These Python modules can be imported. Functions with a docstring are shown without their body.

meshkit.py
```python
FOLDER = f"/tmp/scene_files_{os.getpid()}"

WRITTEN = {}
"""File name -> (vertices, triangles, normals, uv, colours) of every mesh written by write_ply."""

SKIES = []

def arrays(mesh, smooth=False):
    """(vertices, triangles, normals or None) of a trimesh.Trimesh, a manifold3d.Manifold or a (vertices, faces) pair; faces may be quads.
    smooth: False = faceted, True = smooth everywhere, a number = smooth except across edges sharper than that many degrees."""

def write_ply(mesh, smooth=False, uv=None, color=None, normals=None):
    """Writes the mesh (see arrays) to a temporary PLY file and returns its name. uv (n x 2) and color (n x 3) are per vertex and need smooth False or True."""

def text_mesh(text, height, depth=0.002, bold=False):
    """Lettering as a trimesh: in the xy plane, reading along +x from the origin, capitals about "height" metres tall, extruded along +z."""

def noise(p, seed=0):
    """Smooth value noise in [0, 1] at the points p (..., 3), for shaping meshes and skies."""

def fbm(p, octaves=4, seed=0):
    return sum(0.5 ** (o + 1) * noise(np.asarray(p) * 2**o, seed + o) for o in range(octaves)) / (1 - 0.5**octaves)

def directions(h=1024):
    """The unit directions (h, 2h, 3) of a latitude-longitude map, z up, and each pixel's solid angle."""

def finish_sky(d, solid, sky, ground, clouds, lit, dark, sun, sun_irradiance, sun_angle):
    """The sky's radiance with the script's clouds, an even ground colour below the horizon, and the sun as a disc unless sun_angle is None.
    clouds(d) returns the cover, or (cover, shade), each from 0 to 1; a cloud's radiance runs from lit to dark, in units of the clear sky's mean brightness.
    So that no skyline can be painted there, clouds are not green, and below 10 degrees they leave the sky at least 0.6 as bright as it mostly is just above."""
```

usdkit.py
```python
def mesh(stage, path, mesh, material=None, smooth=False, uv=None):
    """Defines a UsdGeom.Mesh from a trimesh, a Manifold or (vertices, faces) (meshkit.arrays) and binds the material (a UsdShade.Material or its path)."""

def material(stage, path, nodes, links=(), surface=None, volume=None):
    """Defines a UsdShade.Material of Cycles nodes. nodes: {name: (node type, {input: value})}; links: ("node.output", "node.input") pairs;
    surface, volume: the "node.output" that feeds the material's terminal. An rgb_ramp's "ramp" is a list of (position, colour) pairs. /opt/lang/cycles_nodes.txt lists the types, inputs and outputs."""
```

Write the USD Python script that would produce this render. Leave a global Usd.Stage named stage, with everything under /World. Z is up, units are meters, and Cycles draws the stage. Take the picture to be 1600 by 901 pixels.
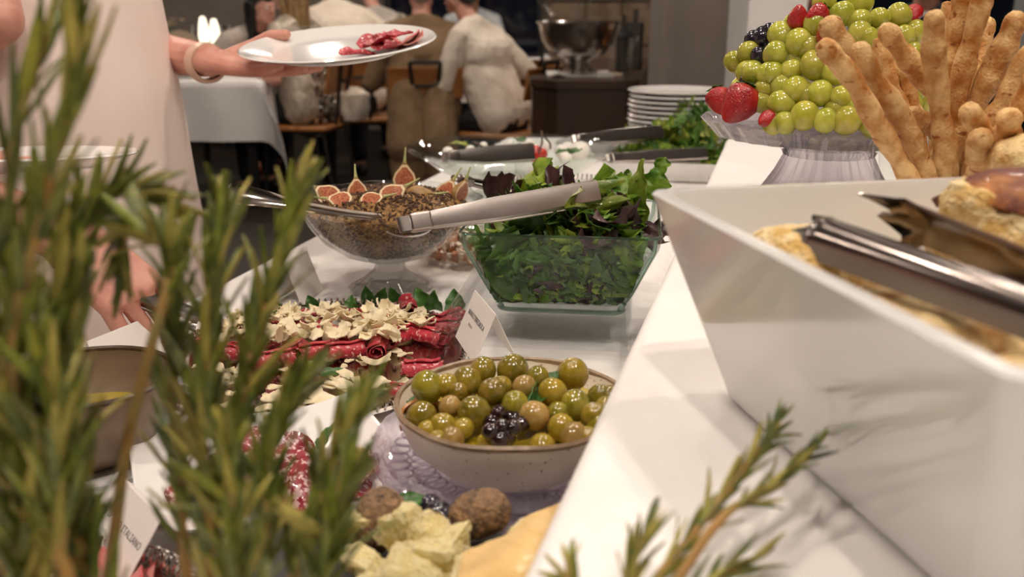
"""Buffet table in a restaurant: OpenUSD scene for Cycles."""
import math
import numpy as np
import trimesh
import meshkit
import usdkit
from manifold3d import Manifold, OpType
from pxr import Gf, Sdf, Usd, UsdGeom, UsdShade

stage = Usd.Stage.CreateInMemory()
UsdGeom.SetStageUpAxis(stage, UsdGeom.Tokens.z)
UsdGeom.SetStageMetersPerUnit(stage, 1.0)
UsdGeom.Xform.Define(stage, "/World")
UsdGeom.Scope.Define(stage, "/World/Looks")

# ------------------------------------------------------------------ camera, lights, exposure
PITCH, FPX = math.radians(16.3), 1500.0          # image taken to be 1600 x 901
CAM = np.array([0.0, 0.0, 1.15])
FW = np.array([0, math.cos(PITCH), -math.sin(PITCH)])
UP = np.array([0, math.sin(PITCH), math.cos(PITCH)])
RT = np.array([1.0, 0, 0])
cam = UsdGeom.Camera.Define(stage, "/World/camera")
cam.CreateHorizontalApertureAttr(36.0)
cam.CreateVerticalApertureAttr(36.0 * 901 / 1600)
cam.CreateFocalLengthAttr(36.0 * FPX / 1600)
cam.CreateClippingRangeAttr(Gf.Vec2f(0.01, 100))
cam.CreateFStopAttr(6.5)
cam.CreateFocusDistanceAttr(0.95)
cam.CreateExposureAttr(-0.18)
m = np.eye(4); m[0, :3], m[1, :3], m[2, :3], m[3, :3] = RT, UP, -FW, CAM
cam.AddTransformOp().Set(Gf.Matrix4d(*m.ravel()))

LAMP = 560.0                                    # radiance of the ceiling downlights
LAMP_COLOR = (1.0, 0.86, 0.74)
LAMPS = [(0.05, -0.35, 1.25), (-0.9, -0.25, 1.2), (0.85, 0.1, 1.1), (-0.55, 1.0, 0.9), (0.75, 1.25, 0.9), (-0.1, 2.1, 0.8), (1.0, 2.7, 0.6),
         (-1.6, 2.2, 0.5), (-2.2, 4.9, 1.2), (-0.6, 5.0, 1.2), (-1.4, 6.7, 1.2), (0.9, 3.4, 0.6), (0.1, 6.9, 1.1), (2.2, 4.2, 0.9), (-3.0, 7.6, 0.7), (0.75, 5.6, 1.0)]
CEIL = 2.85

dome = stage.DefinePrim("/World/night_sky", "DomeLight")
dome.CreateAttribute("inputs:intensity", Sdf.ValueTypeNames.Float).Set(0.04)
dome.CreateAttribute("inputs:color", Sdf.ValueTypeNames.Color3f).Set(Gf.Vec3f(0.25, 0.5, 1.0))

T, TI = 0.77, 0.92                               # heights of the table top and of the raised tier


def ray(x, y):
    return FW + RT * (x - 800) / FPX - UP * (y - 450.5) / FPX


def P(x, y, z):                                  # the photo's point on a level at height z
    r = ray(x, y)
    return CAM + r * ((z - CAM[2]) / r[2])


def D(x, y, d):                                  # the photo's point at distance d along the room
    r = ray(x, y)
    return CAM + r * (d / r[1])


# ------------------------------------------------------------------ materials
ML = {}


def mat(name, c1, c2=None, scale=20, lo=0.35, hi=0.65, detail=3, rough=0.5, metallic=0, spec=0.5, coat=0, bump=0, bscale=None, trans=0, sss=0, sssr=(1, .4, .2),
        vary=0, hvary=0, stretch=None, spots=None, sheen=0, island=0, aniso=0, emit=None, es=0, coat_rough=.07, bdist=.002):
    """Principled material: two-tone noise, optional spots (colour, scale, threshold), per-object variation, bump, translucency."""
    n = {"tc": ("texture_coordinate", {}), "p": ("principled_bsdf", dict(roughness=rough, metallic=metallic, specular_ior_level=spec, coat_weight=coat, coat_roughness=coat_rough, sheen_weight=sheen))}
    l = []
    src = "tc.object"
    if stretch:
        n["mp"] = ("mapping", {"scale": stretch}); l.append((src, "mp.vector")); src = "mp.vector"
    if sss:
        n["p"][1].update(subsurface_weight=sss, subsurface_scale=0.004, subsurface_radius=sssr)
    if c2 is None:
        n["c"] = ("color", {"value": c1}); out = "c.color"
    else:
        n["n"] = ("noise_texture", {"scale": scale, "detail": detail})
        n["r"] = ("rgb_ramp", {"ramp": [(lo, c1), (hi, c2)]})
        l += [(src, "n.vector"), ("n.fac", "r.fac")]; out = "r.color"
    if spots:
        col, sc, th = spots
        n["v"] = ("noise_texture", {"scale": sc, "detail": 2}); n["vr"] = ("map_range", {"from_min": th, "from_max": th + .06, "to_min": 0., "to_max": 1., "clamp": True})
        n["vm"] = ("mix", {"color2": col})
        l += [(src, "v.vector"), ("v.fac", "vr.value"), ("vr.result", "vm.fac"), (out, "vm.color1")]; out = "vm.color"
    if vary or hvary or island:
        n["oi"] = ("geometry", {}) if island else ("object_info", {})
        o = "oi.random_per_island" if island else "oi.random"
        n["h"] = ("hsv", {}); l.append((out, "h.color")); out = "h.color"
        v = vary or island
        n["mv"] = ("map_range", {"to_min": 1 - v, "to_max": 1 + v}); l += [(o, "mv.value"), ("mv.result", "h.value")]
        if hvary:
            n["m7"] = ("math", {"math_type": "multiply", "value2": 7.31}); n["f7"] = ("math", {"math_type": "fraction"})
            n["mh"] = ("map_range", {"to_min": .5 - hvary, "to_max": .5 + hvary})
            l += [(o, "m7.value1"), ("m7.value", "f7.value1"), ("f7.value", "mh.value"), ("mh.result", "h.hue")]
    l.append((out, "p.base_color"))
    if bump:
        n["bn"] = ("noise_texture", {"scale": bscale or scale * 2, "detail": 4}); n["b"] = ("bump", {"strength": bump, "distance": bdist})
        l += [(src, "bn.vector"), ("bn.fac", "b.height"), ("b.normal", "p.normal")]
    if emit:
        n["p"][1].update(emission_color=emit, emission_strength=es)
    surf = "p.BSDF"
    if trans:
        n["t"] = ("translucent_bsdf", {}); n["mx"] = ("mix_closure", {"fac": trans})
        l += [(out, "t.color"), ("p.BSDF", "mx.closure1"), ("t.BSDF", "mx.closure2")]; surf = "mx.closure"
    ML[name] = usdkit.material(stage, "/World/Looks/" + name, n, l, surface=surf)
    return name


def glassmat(name, tint=(.97, .98, .97), solid=.25, refl=.85, base=.045, rough=0.0):
    """Clear glass of thin walls: light passes, edges mirror; mixed with a share of truly refracting glass."""
    n = {"lw": ("layer_weight", {"blend": .5}), "pw": ("math", {"math_type": "power", "value2": 5.0}), "mr": ("math", {"math_type": "multiply_add", "value2": refl, "value3": base}),
         "t": ("transparent_bsdf", {"color": tint}), "g": ("glossy_bsdf", {"color": (1, 1, 1), "roughness": rough}), "m": ("mix_closure", {}),
         "gl": ("glass_bsdf", {"color": tint, "IOR": 1.45, "roughness": rough}), "m2": ("mix_closure", {"fac": solid})}
    l = [("lw.facing", "pw.value1"), ("pw.value", "mr.value1"), ("mr.value", "m.fac"), ("t.BSDF", "m.closure1"), ("g.BSDF", "m.closure2"), ("m.closure", "m2.closure1"), ("gl.BSDF", "m2.closure2")]
    ML[name] = usdkit.material(stage, "/World/Looks/" + name, n, l, surface="m2.closure")
    return name


def emat(name, color, strength):
    ML[name] = usdkit.material(stage, "/World/Looks/" + name, {"e": ("emission", {"color": color, "strength": strength})}, [], surface="e.emission")
    return name


mat("cloth", (.80, .775, .76), (.84, .82, .80), 60, rough=.85, spec=.15, bump=.12, bscale=900, bdist=.0006)
mat("cloth_fold", (.80, .775, .76), (.84, .82, .80), 9, rough=.85, spec=.15, bump=.35, bscale=11, bdist=.006)
mat("dress", (.86, .725, .665), (.89, .765, .71), 4, rough=.7, spec=.2, bump=.4, bscale=7, stretch=(1, 1, .12), bdist=.012)
mat("porcelain", (.82, .81, .79), rough=.12, spec=.5, coat=.4)
mat("porcelain_cool", (.78, .79, .775), (.81, .815, .80), 3, rough=.14, spec=.5, coat=.5)
mat("stoneware", (.76, .68, .56), (.83, .76, .65), 30, rough=.35, spots=((.36, .29, .2), 220, .66))
mat("brown_rim", (.20, .13, .075), (.34, .24, .15), 90, rough=.4)
mat("brown_ware", (.17, .115, .07), (.23, .16, .105), 25, rough=.35)
mat("inner_dark_ware", (.05, .03, .018), (.09, .06, .035), 25, rough=.3)
glassmat("glass", (.97, .98, .975), .04, base=.02)
glassmat("glass_thick", (.97, .98, .975), .40, base=.03)
glassmat("glass_green", (.95, .98, .965), .03, base=.018)
glassmat("glass_purple", (.925, .905, .945), .35, base=.03)
glassmat("glass_smoke", (.86, .84, .865), .45, base=.04)
glassmat("glass_warm", (.94, .915, .885), .22, base=.03)
glassmat("acrylic", (.985, .99, .988), .04, base=.015)
glassmat("glass_edge", (.72, .83, .785), .5, base=.05)
mat("fig_stem", (.40, .44, .16), (.52, .50, .24), 60, rough=.5)
emat("highlight_glow", (1, .86, .66), 2.6)  # emission in place of blown-out highlights on glassware
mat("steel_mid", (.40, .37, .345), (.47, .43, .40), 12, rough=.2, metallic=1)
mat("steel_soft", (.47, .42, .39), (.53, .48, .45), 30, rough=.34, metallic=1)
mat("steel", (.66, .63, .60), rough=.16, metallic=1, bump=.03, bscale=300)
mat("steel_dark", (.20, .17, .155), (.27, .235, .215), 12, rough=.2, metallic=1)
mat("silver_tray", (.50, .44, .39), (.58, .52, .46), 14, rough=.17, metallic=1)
mat("silver", (.80, .76, .72), rough=.10, metallic=1)
mat("black_metal", (.012, .011, .011), rough=.4)
mat("paper", (.80, .77, .73), rough=.7, spec=.2)
mat("ink", (.05, .045, .05), rough=.7)
mat("ink_grey", (.42, .40, .38), rough=.7)
# food
mat("olive", (.15, .125, .010), (.28, .21, .022), 110, rough=.2, coat=.6, vary=.22, hvary=.018, spots=((.30, .19, .05), 160, .66), sss=.12, sssr=(.5, .5, .1))
mat("olive_brown", (.30, .19, .05), (.38, .245, .075), 110, rough=.2, coat=.6, vary=.15, sss=.12)
mat("olive_pale", (.27, .20, .014), (.38, .27, .028), 110, rough=.2, coat=.6, vary=.1, sss=.15)
mat("black_berry", (.010, .004, .005), (.026, .007, .009), 60, rough=.16, coat=1)
mat("oil", (.36, .26, .012), (.44, .32, .02), 12, rough=.04, coat=1, spec=.8)
mat("orange_peel", (.52, .20, .03), (.68, .33, .08), 60, rough=.3, coat=.5)
mat("herb", (.035, .12, .018), (.075, .20, .035), 60, rough=.35, trans=.25, vary=.2)
mat("lettuce", (.13, .28, .02), (.42, .54, .07), 45, rough=.3, trans=.4, vary=.3, hvary=.015, coat=.4, bump=.5, bscale=240)
mat("lettuce_pale", (.42, .50, .07), (.62, .64, .18), 34, rough=.35, trans=.4, vary=.15, coat=.2, bump=.5, bscale=240)
mat("lettuce_dark", (.045, .13, .02), (.13, .27, .04), 40, rough=.35, trans=.3, vary=.3, coat=.2, bump=.5, bscale=240)
mat("lettuce_red", (.035, .012, .016), (.09, .035, .03), 40, rough=.35, trans=.22, vary=.3, coat=.2, bump=.5, bscale=240)
mat("grape", (.34, .345, .035), (.51, .48, .095), 60, rough=.18, coat=.3, vary=.15, hvary=.012, sss=.45, sssr=(.7, .8, .15), spots=((.42, .36, .08), 200, .68))
mat("black_grape", (.010, .008, .016), (.025, .018, .032), 50, rough=.2, coat=.5)
mat("strawberry", (.27, .004, .008), (.44, .010, .012), 60, rough=.25, coat=.45, bump=.6, bscale=520, sss=.15, sssr=(1, .1, .05), spots=((.70, .36, .10), 420, .68))
mat("straw_leaf", (.06, .2, .02), rough=.5, trans=.2)
mat("breadstick", (.48, .19, .035), (.80, .54, .24), 70, lo=.34, hi=.64, rough=.65, vary=.12, spots=((.34, .11, .02), 110, .66), bump=.8, bscale=420)
mat("crumb", (.66, .42, .13), (.86, .70, .40), 90, lo=.4, hi=.6, rough=.8, bump=1, bscale=330, bdist=.004, spots=((.55, .30, .08), 90, .66))
mat("crust", (.13, .026, .010), (.62, .24, .04), 28, lo=.45, hi=.66, rough=.5, coat=.08, bump=.8, bscale=190)
mat("golden_crust", (.50, .24, .05), (.82, .62, .30), 75, lo=.4, hi=.6, rough=.65, bump=1, bscale=360)
mat("parmesan", (.78, .62, .26), (.87, .75, .42), 120, rough=.65, bump=1, bscale=480, bdist=.003, sss=.25, sssr=(1, .8, .4))
mat("rind", (.62, .40, .14), (.74, .52, .22), 40, rough=.5, bump=.5, bscale=240, spots=((.82, .70, .42), 55, .64))
mat("walnut_shell", (.10, .06, .035), (.36, .21, .105), 130, lo=.34, hi=.66, rough=.65, bump=1, bscale=330, bdist=.004, spots=((.05, .03, .02), 190, .64))
mat("shaving", (.76, .63, .38), (.85, .76, .54), 60, rough=.55, sss=.1, vary=.08)
mat("bresaola", (.38, .012, .028), (.52, .04, .065), 130, rough=.4, coat=.15, vary=.25, bump=.5, bscale=500, spots=((.74, .40, .38), 210, .58))
mat("salami", (.26, .012, .030), (.36, .03, .05), 60, rough=.35, coat=.3, vary=.15, spots=((.74, .52, .50), 230, .52))
mat("ham", (.62, .10, .11), (.78, .42, .36), 40, lo=.42, hi=.62, rough=.35, coat=.3)
mat("fig_skin", (.30, .16, .06), (.46, .30, .11), 60, rough=.45, bump=.2)
mat("fig_pale", (.80, .66, .42), rough=.5)
mat("fig_flesh", (.38, .06, .03), (.66, .26, .10), 330, lo=.35, hi=.65, rough=.35, coat=.3, bump=1, bscale=900)
mat("grain", (.24, .11, .03), (.32, .17, .05), 60, rough=.5, island=.75, coat=.2, hvary=.02)
mat("grain_bed", (.15, .065, .014), (.42, .24, .065), 260, lo=.35, hi=.68, rough=.45, bump=1, bscale=220, bdist=.005, spots=((.05, .018, .01), 330, .6))
mat("diced", (.55, .16, .03), (.60, .22, .06), 60, rough=.4, coat=.4, island=.4)
mat("diced_white", (.72, .62, .5), rough=.4, coat=.4)
mat("mozzarella", (.80, .78, .72), rough=.3, coat=.3, sss=.3)
mat("tomato", (.42, .012, .008), (.52, .03, .012), 30, rough=.15, coat=.8)
mat("pepper", (.10, .02, .012), (.26, .06, .03), 60, rough=.5, island=.5)
mat("needle", (.05, .08, .010), (.26, .27, .04), 90, lo=.3, hi=.7, rough=.4, trans=.18, vary=.35, hvary=.02)
mat("needle_pale", (.34, .31, .06), (.50, .42, .10), 90, rough=.45, trans=.18, vary=.25)
mat("twig", (.36, .19, .045), (.26, .20, .06), 70, rough=.6, bump=.4)
mat("slate", (.022, .02, .02), (.035, .032, .03), 30, rough=.5, bump=.2)
# people
mat("skin", (.60, .29, .21), (.68, .36, .27), 14, rough=.5, sss=.12, sssr=(1, .35, .2))
mat("skin_red", (.54, .235, .175), (.66, .34, .26), 26, rough=.45, sss=.12, sssr=(1, .35, .2))
mat("skin_tan", (.40, .19, .10), (.46, .23, .13), 14, rough=.5)
mat("eye_white", (.8, .78, .75), rough=.2)
mat("nail", (.72, .40, .34), rough=.2, coat=.5)
mat("hair_black", (.006, .005, .005), (.014, .011, .010), 60, stretch=(1, 1, .1), rough=.4, bump=.5, bscale=200)
mat("hair_blonde", (.22, .12, .045), (.46, .30, .14), 60, stretch=(1, 1, .08), rough=.4, bump=.5, bscale=160)
mat("hair_grey", (.30, .26, .23), (.42, .38, .35), 60, rough=.6, bump=.5)
mat("hair_brown", (.05, .025, .012), (.10, .055, .03), 60, stretch=(1, 1, .1), rough=.45, bump=.5)
mat("jacket_tan", (.19, .118, .058), (.235, .15, .078), 9, rough=.85, bump=.3, bscale=12, bdist=.02)
mat("shirt_white", (.74, .64, .52), (.80, .71, .60), 6, rough=.8, bump=.6, bscale=13, bdist=.02)
mat("shirt_cream", (.70, .60, .48), (.78, .69, .58), 6, rough=.8, bump=.6, bscale=12, bdist=.02)
mat("shirt_grey", (.46, .40, .35), (.54, .48, .43), 6, rough=.8, bump=.5, bscale=12, bdist=.02)
mat("shirt_peach", (.74, .52, .38), (.80, .60, .46), 6, rough=.8, bump=.5, bscale=12, bdist=.02)
mat("shirt_print", (.42, .50, .56), (.70, .68, .66), 26, rough=.8)
mat("navy_floral", (.010, .018, .045), rough=.7, spots=((.82, .82, .80), 12, .60))
mat("trousers_dark", (.012, .012, .014), rough=.8)
mat("trousers_tan", (.13, .085, .05), rough=.85)
mat("sequin", (.42, .36, .28), (.66, .58, .48), 40, rough=.5, metallic=.4)
mat("shoe_red", (.32, .06, .04), rough=.3)
mat("bracelet", (.72, .50, .38), (.62, .40, .28), 20, rough=.35)
# the room
mat("floor_dark", (.020, .014, .010), (.034, .024, .018), 6, stretch=(1, .1, 1), rough=.45)
mat("wall_warm", (.13, .10, .08), (.16, .125, .10), 3, rough=.9)
mat("wall_grey", (.24, .20, .17), (.27, .23, .20), 4, rough=.85)
mat("wall_white", (.70, .68, .66), rough=.7)
mat("ceiling_paint", (.24, .21, .19), rough=.9)
mat("wood_dark", (.035, .017, .010), (.065, .032, .018), 7, stretch=(1, 1, .12), rough=.35, coat=.2)
mat("wood_orange", (.32, .115, .028), (.44, .18, .05), 8, stretch=(.2, 1, 1), rough=.35, coat=.3)
mat("stone", (.34, .24, .15), (.50, .38, .26), 6, rough=.9, bump=.6, bscale=9, bdist=.02, vary=.2)
mat("frame_white", (.66, .68, .70), rough=.4)
mat("frame_black", (.015, .015, .017), rough=.4)
mat("night_glass", (.006, .012, .028), rough=.05, spec=.6)
mat("candle_wax", (.80, .62, .36), rough=.5, sss=.3)
mat("petal", (.80, .76, .66), (.84, .80, .72), 30, rough=.6, trans=.3)
mat("petal_beige", (.62, .48, .34), (.72, .58, .44), 20, rough=.7)
mat("lamp_trim", (.7, .68, .66), rough=.4)
emat("flame", (1, .55, .15), 30)
emat("blue_lamp", (.10, .35, 1), 25)

# ------------------------------------------------------------------ scene helpers
USED = {}


def numbered(parent, name):
    k = USED.get((parent, name), 0)
    USED[(parent, name)] = k + 1
    return f"{parent}/{name}" + (f"_{k:03d}" if k else "")


def set_keys(prim, label=None, cat=None, group=None, kind=None):
    for k, v in (("label", label), ("category", cat), ("group", group), ("kind", kind)):
        if v:
            prim.SetCustomDataByKey(k, v)


def gf(M):
    return Gf.Matrix4d(*np.asarray(M, float).T.ravel())


ORIGIN = {}


def frame(loc=(0, 0, 0), X=None, Z=None, rz=None):
    """4x4 matrix with origin loc; X the local x axis, Z the approximate local z axis; or a turn rz (degrees) about z."""
    M = np.eye(4)
    if rz is not None:
        c, s = math.cos(math.radians(rz)), math.sin(math.radians(rz))
        M[:2, :2] = [[c, -s], [s, c]]
    elif X is not None:
        x = np.asarray(X, float); x = x / np.linalg.norm(x)
        z = np.array([0, 0, 1.0]) if Z is None else np.asarray(Z, float)
        z = z - x * (z @ x); z /= np.linalg.norm(z)
        M[:3, 0], M[:3, 1], M[:3, 2] = x, np.cross(z, x), z
    M[:3, 3] = loc
    return M


def thing(name, label, cat, M=None, group=None, kind=None):
    """A thing with parts: an Xform at its base, at matrix M (or at a location)."""
    if M is None or np.ndim(M) == 1:
        M = frame((0, 0, 0) if M is None else M)
    path = numbered("/World", name)
    x = UsdGeom.Xform.Define(stage, path)
    x.AddTransformOp().Set(gf(M))
    set_keys(x.GetPrim(), label, cat, group, kind)
    ORIGIN[path] = M
    return path


def part(parent, name, mesh, m, world=False, label=None, kind=None, smooth=35):
    """A part (or sub-part): one mesh under its thing, in the thing's own coordinates (world=True: given in world coordinates)."""
    path = numbered(parent, name)
    if world:
        root = "/".join(parent.split("/")[:3])
        mesh = mesh.copy() if hasattr(mesh, "copy") else tm(mesh)
        mesh.apply_transform(np.linalg.inv(ORIGIN[root]))
    g = usdkit.mesh(stage, path, mesh, ML[m], smooth=smooth)
    set_keys(g.GetPrim(), label, None, None, kind)
    return path


def put(name, mesh, m, label=None, cat=None, group=None, kind=None, M=None, smooth=35):
    """A thing of one mesh. Without M the mesh is given in world coordinates and gets its origin at its base."""
    mesh = tm(mesh)
    if M is None:
        lo, hi = mesh.bounds
        M = frame(((lo[0] + hi[0]) / 2, (lo[1] + hi[1]) / 2, lo[2]))
        mesh = mesh.copy(); mesh.apply_translation(-M[:3, 3])
    path = numbered("/World", name)
    g = usdkit.mesh(stage, path, mesh, ML[m], smooth=smooth)
    g.AddTransformOp().Set(gf(M))
    set_keys(g.GetPrim(), label, cat, group, kind)
    ORIGIN[path] = M
    return path


def copy_of(path, M, label=None, group=None):
    """A copy of a thing with its parts, by internal reference."""
    src = stage.GetPrimAtPath(path)
    new = numbered("/World", path.split("/")[-1].rstrip("0123456789").rstrip("_"))
    x = UsdGeom.Xform.Define(stage, new)
    x.GetPrim().GetReferences().AddInternalReference(path)
    x.ClearXformOpOrder()
    x.MakeMatrixXform().Set(gf(M))
    was = src.GetCustomData()
    set_keys(x.GetPrim(), label or was.get("label"), was.get("category"), group or was.get("group"))
    x.GetPrim().SetInstanceable(True)
    ORIGIN[new] = M
    return new


# ------------------------------------------------------------------ geometry helpers
def tm(m):
    if isinstance(m, Manifold):
        q = m.to_mesh()
        return trimesh.Trimesh(q.vert_properties[:, :3], q.tri_verts, process=False)
    return m


def cat_(ms):
    return trimesh.util.concatenate([tm(m) for m in ms])


def moved(mesh, M):
    mesh = tm(mesh).copy(); mesh.apply_transform(M if np.ndim(M) == 2 else frame(M)); return mesh


def fix(v, f):
    t = trimesh.Trimesh(v, f, process=True)
    t.update_faces(t.nondegenerate_faces())
    if t.volume < 0:
        t.invert()
    return t


def lathe(profile, n=64, mod=None, closed=False):
    """Turns (radius, z) points about z. mod(theta, r, z) -> (r, z) shapes flutes and scallops."""
    p = np.asarray(profile, float); th = np.arange(n) * 2 * np.pi / n
    R = np.repeat(p[:, 0][:, None], n, 1); Z = np.repeat(p[:, 1][:, None], n, 1); TH = np.repeat(th[None], len(p), 0)
    if mod:
        R, Z = mod(TH, R, Z)
    v = np.stack([R * np.cos(TH), R * np.sin(TH), Z], -1).reshape(-1, 3)
    k = len(p); rows = k if closed else k - 1
    i, j = np.meshgrid(np.arange(rows), np.arange(n), indexing="ij")
    a, b, c, d = i * n + j, i * n + (j + 1) % n, ((i + 1) % k) * n + (j + 1) % n, ((i + 1) % k) * n + j
    f = np.vstack([np.stack([a, b, c], -1).reshape(-1, 3), np.stack([a, c, d], -1).reshape(-1, 3)])
    return fix(v, f)


def tube(points, radii, n=8, caps=True):
    """Sweeps a round section along a line, ends rounded."""
    p = np.asarray(points, float); r = np.broadcast_to(np.asarray(radii, float), (len(p),)).copy()
    t = np.gradient(p, axis=0); t /= np.linalg.norm(t, axis=1, keepdims=True) + 1e-12
    if caps:
        p = np.vstack([p[0] - t[0] * r[0] * .5, p[0] - t[0] * r[0] * .3, p, p[-1] + t[-1] * r[-1] * .3, p[-1] + t[-1] * r[-1] * .5])
        r = np.concatenate([[1e-6, r[0] * .7], r, [r[-1] * .7, 1e-6]]); t = np.vstack([t[:1], t[:1], t, t[-1:], t[-1:]])
    a = np.cross(t[0], [0, 0, 1.0] if abs(t[0][2]) < .9 else [1.0, 0, 0]); a /= np.linalg.norm(a)
    A = []
    for k in range(len(p)):
        a = a - t[k] * (a @ t[k]); a /= np.linalg.norm(a) + 1e-12; A.append(a)
    A = np.array(A); B = np.cross(t, A); th = np.arange(n) * 2 * np.pi / n
    v = p[:, None] + r[:, None, None] * (np.cos(th)[None, :, None] * A[:, None] + np.sin(th)[None, :, None] * B[:, None])
    m = len(p); i, j = np.meshgrid(np.arange(m - 1), np.arange(n), indexing="ij")
    q = np.stack([i * n + j, i * n + (j + 1) % n, (i + 1) * n + (j + 1) % n, (i + 1) * n + j], -1).reshape(-1, 4)
    return fix(v.reshape(-1, 3), np.vstack([q[:, [0, 1, 2]], q[:, [0, 2, 3]]]))


def smooth_line(pts, n):
    """A smooth curve through the points (Catmull-Rom), n samples."""
    p = np.asarray(pts, float)
    if len(p) == 2:
        return p[0] + (p[1] - p[0]) * np.linspace(0, 1, n)[:, None]
    q = np.vstack([2 * p[0] - p[1], p, 2 * p[-1] - p[-2]])
    out = []
    for s in np.linspace(0, len(p) - 1 - 1e-9, n):
        k = int(s); u = s - k; a, b, c, d = q[k:k + 4]
        out.append(.5 * ((2 * b) + (c - a) * u + (2 * a - 5 * b + 4 * c - d) * u * u + (3 * b - a - 3 * c + d) * u ** 3))
    return np.array(out)


def sheet(G, th):
    """A grid of points (u, v, 3) as a sheet of thickness th, closed all round."""
    G = np.asarray(G, float); nu, nv = G.shape[:2]
    du, dv = np.gradient(G, axis=0), np.gradient(G, axis=1)
    N = np.cross(du, dv); N /= np.linalg.norm(N, axis=2, keepdims=True) + 1e-12
    v = np.vstack([(G + N * th / 2).reshape(-1, 3), (G - N * th / 2).reshape(-1, 3)]); o = nu * nv
    i, j = np.meshgrid(np.arange(nu - 1), np.arange(nv - 1), indexing="ij"); a = (i * nv + j).ravel()
    q = [np.stack([a, a + nv, a + nv + 1, a + 1], -1), np.stack([a, a + 1, a + nv + 1, a + nv], -1) + o]
    edge = np.concatenate([np.arange(nv), np.arange(1, nu) * nv + nv - 1, (nu - 1) * nv + np.arange(nv - 2, -1, -1), np.arange(nu - 2, 0, -1) * nv])
    e2 = np.roll(edge, -1)
    q.append(np.stack([edge, e2, e2 + o, edge + o], -1))
    q = np.vstack(q)
    return trimesh.Trimesh(v, np.vstack([q[:, [0, 1, 2]], q[:, [0, 2, 3]]]), process=False)


def rbox(sx, sy, sz, r=.004, c=(0, 0, 0), seg=8):
    """A box with rounded edges, resting on z = c[2]."""
    r = min(r, sx / 2.01, sy / 2.01, sz / 2.01)
    s = Manifold.sphere(r, seg)
    return tm(Manifold.batch_hull([s.translate([c[0] + a * (sx / 2 - r), c[1] + b * (sy / 2 - r), c[2] + sz / 2 + k * (sz / 2 - r)]) for a in (-1, 1) for b in (-1, 1) for k in (-1, 1)]))


def loft(rings, cap=True):
    R = [np.asarray(r, float) for r in rings]; n = len(R[0]); k = len(R); v = np.vstack(R)
    i, j = np.meshgrid(np.arange(k - 1), np.arange(n), indexing="ij")
    a, b, c, d = i * n + j, i * n + (j + 1) % n, (i + 1) * n + (j + 1) % n, (i + 1) * n + j
    f = [np.stack([a, b, c], -1).reshape(-1, 3), np.stack([a, c, d], -1).reshape(-1, 3)]
    if cap:
        v = np.vstack([v, R[0].mean(0), R[-1].mean(0)]); j = np.arange(n)
        f += [np.stack([np.full(n, n * k), (j + 1) % n, j], -1), np.stack([np.full(n, n * k + 1), (k - 1) * n + j, (k - 1) * n + (j + 1) % n], -1)]
    return fix(v, np.vstack(f))


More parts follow.
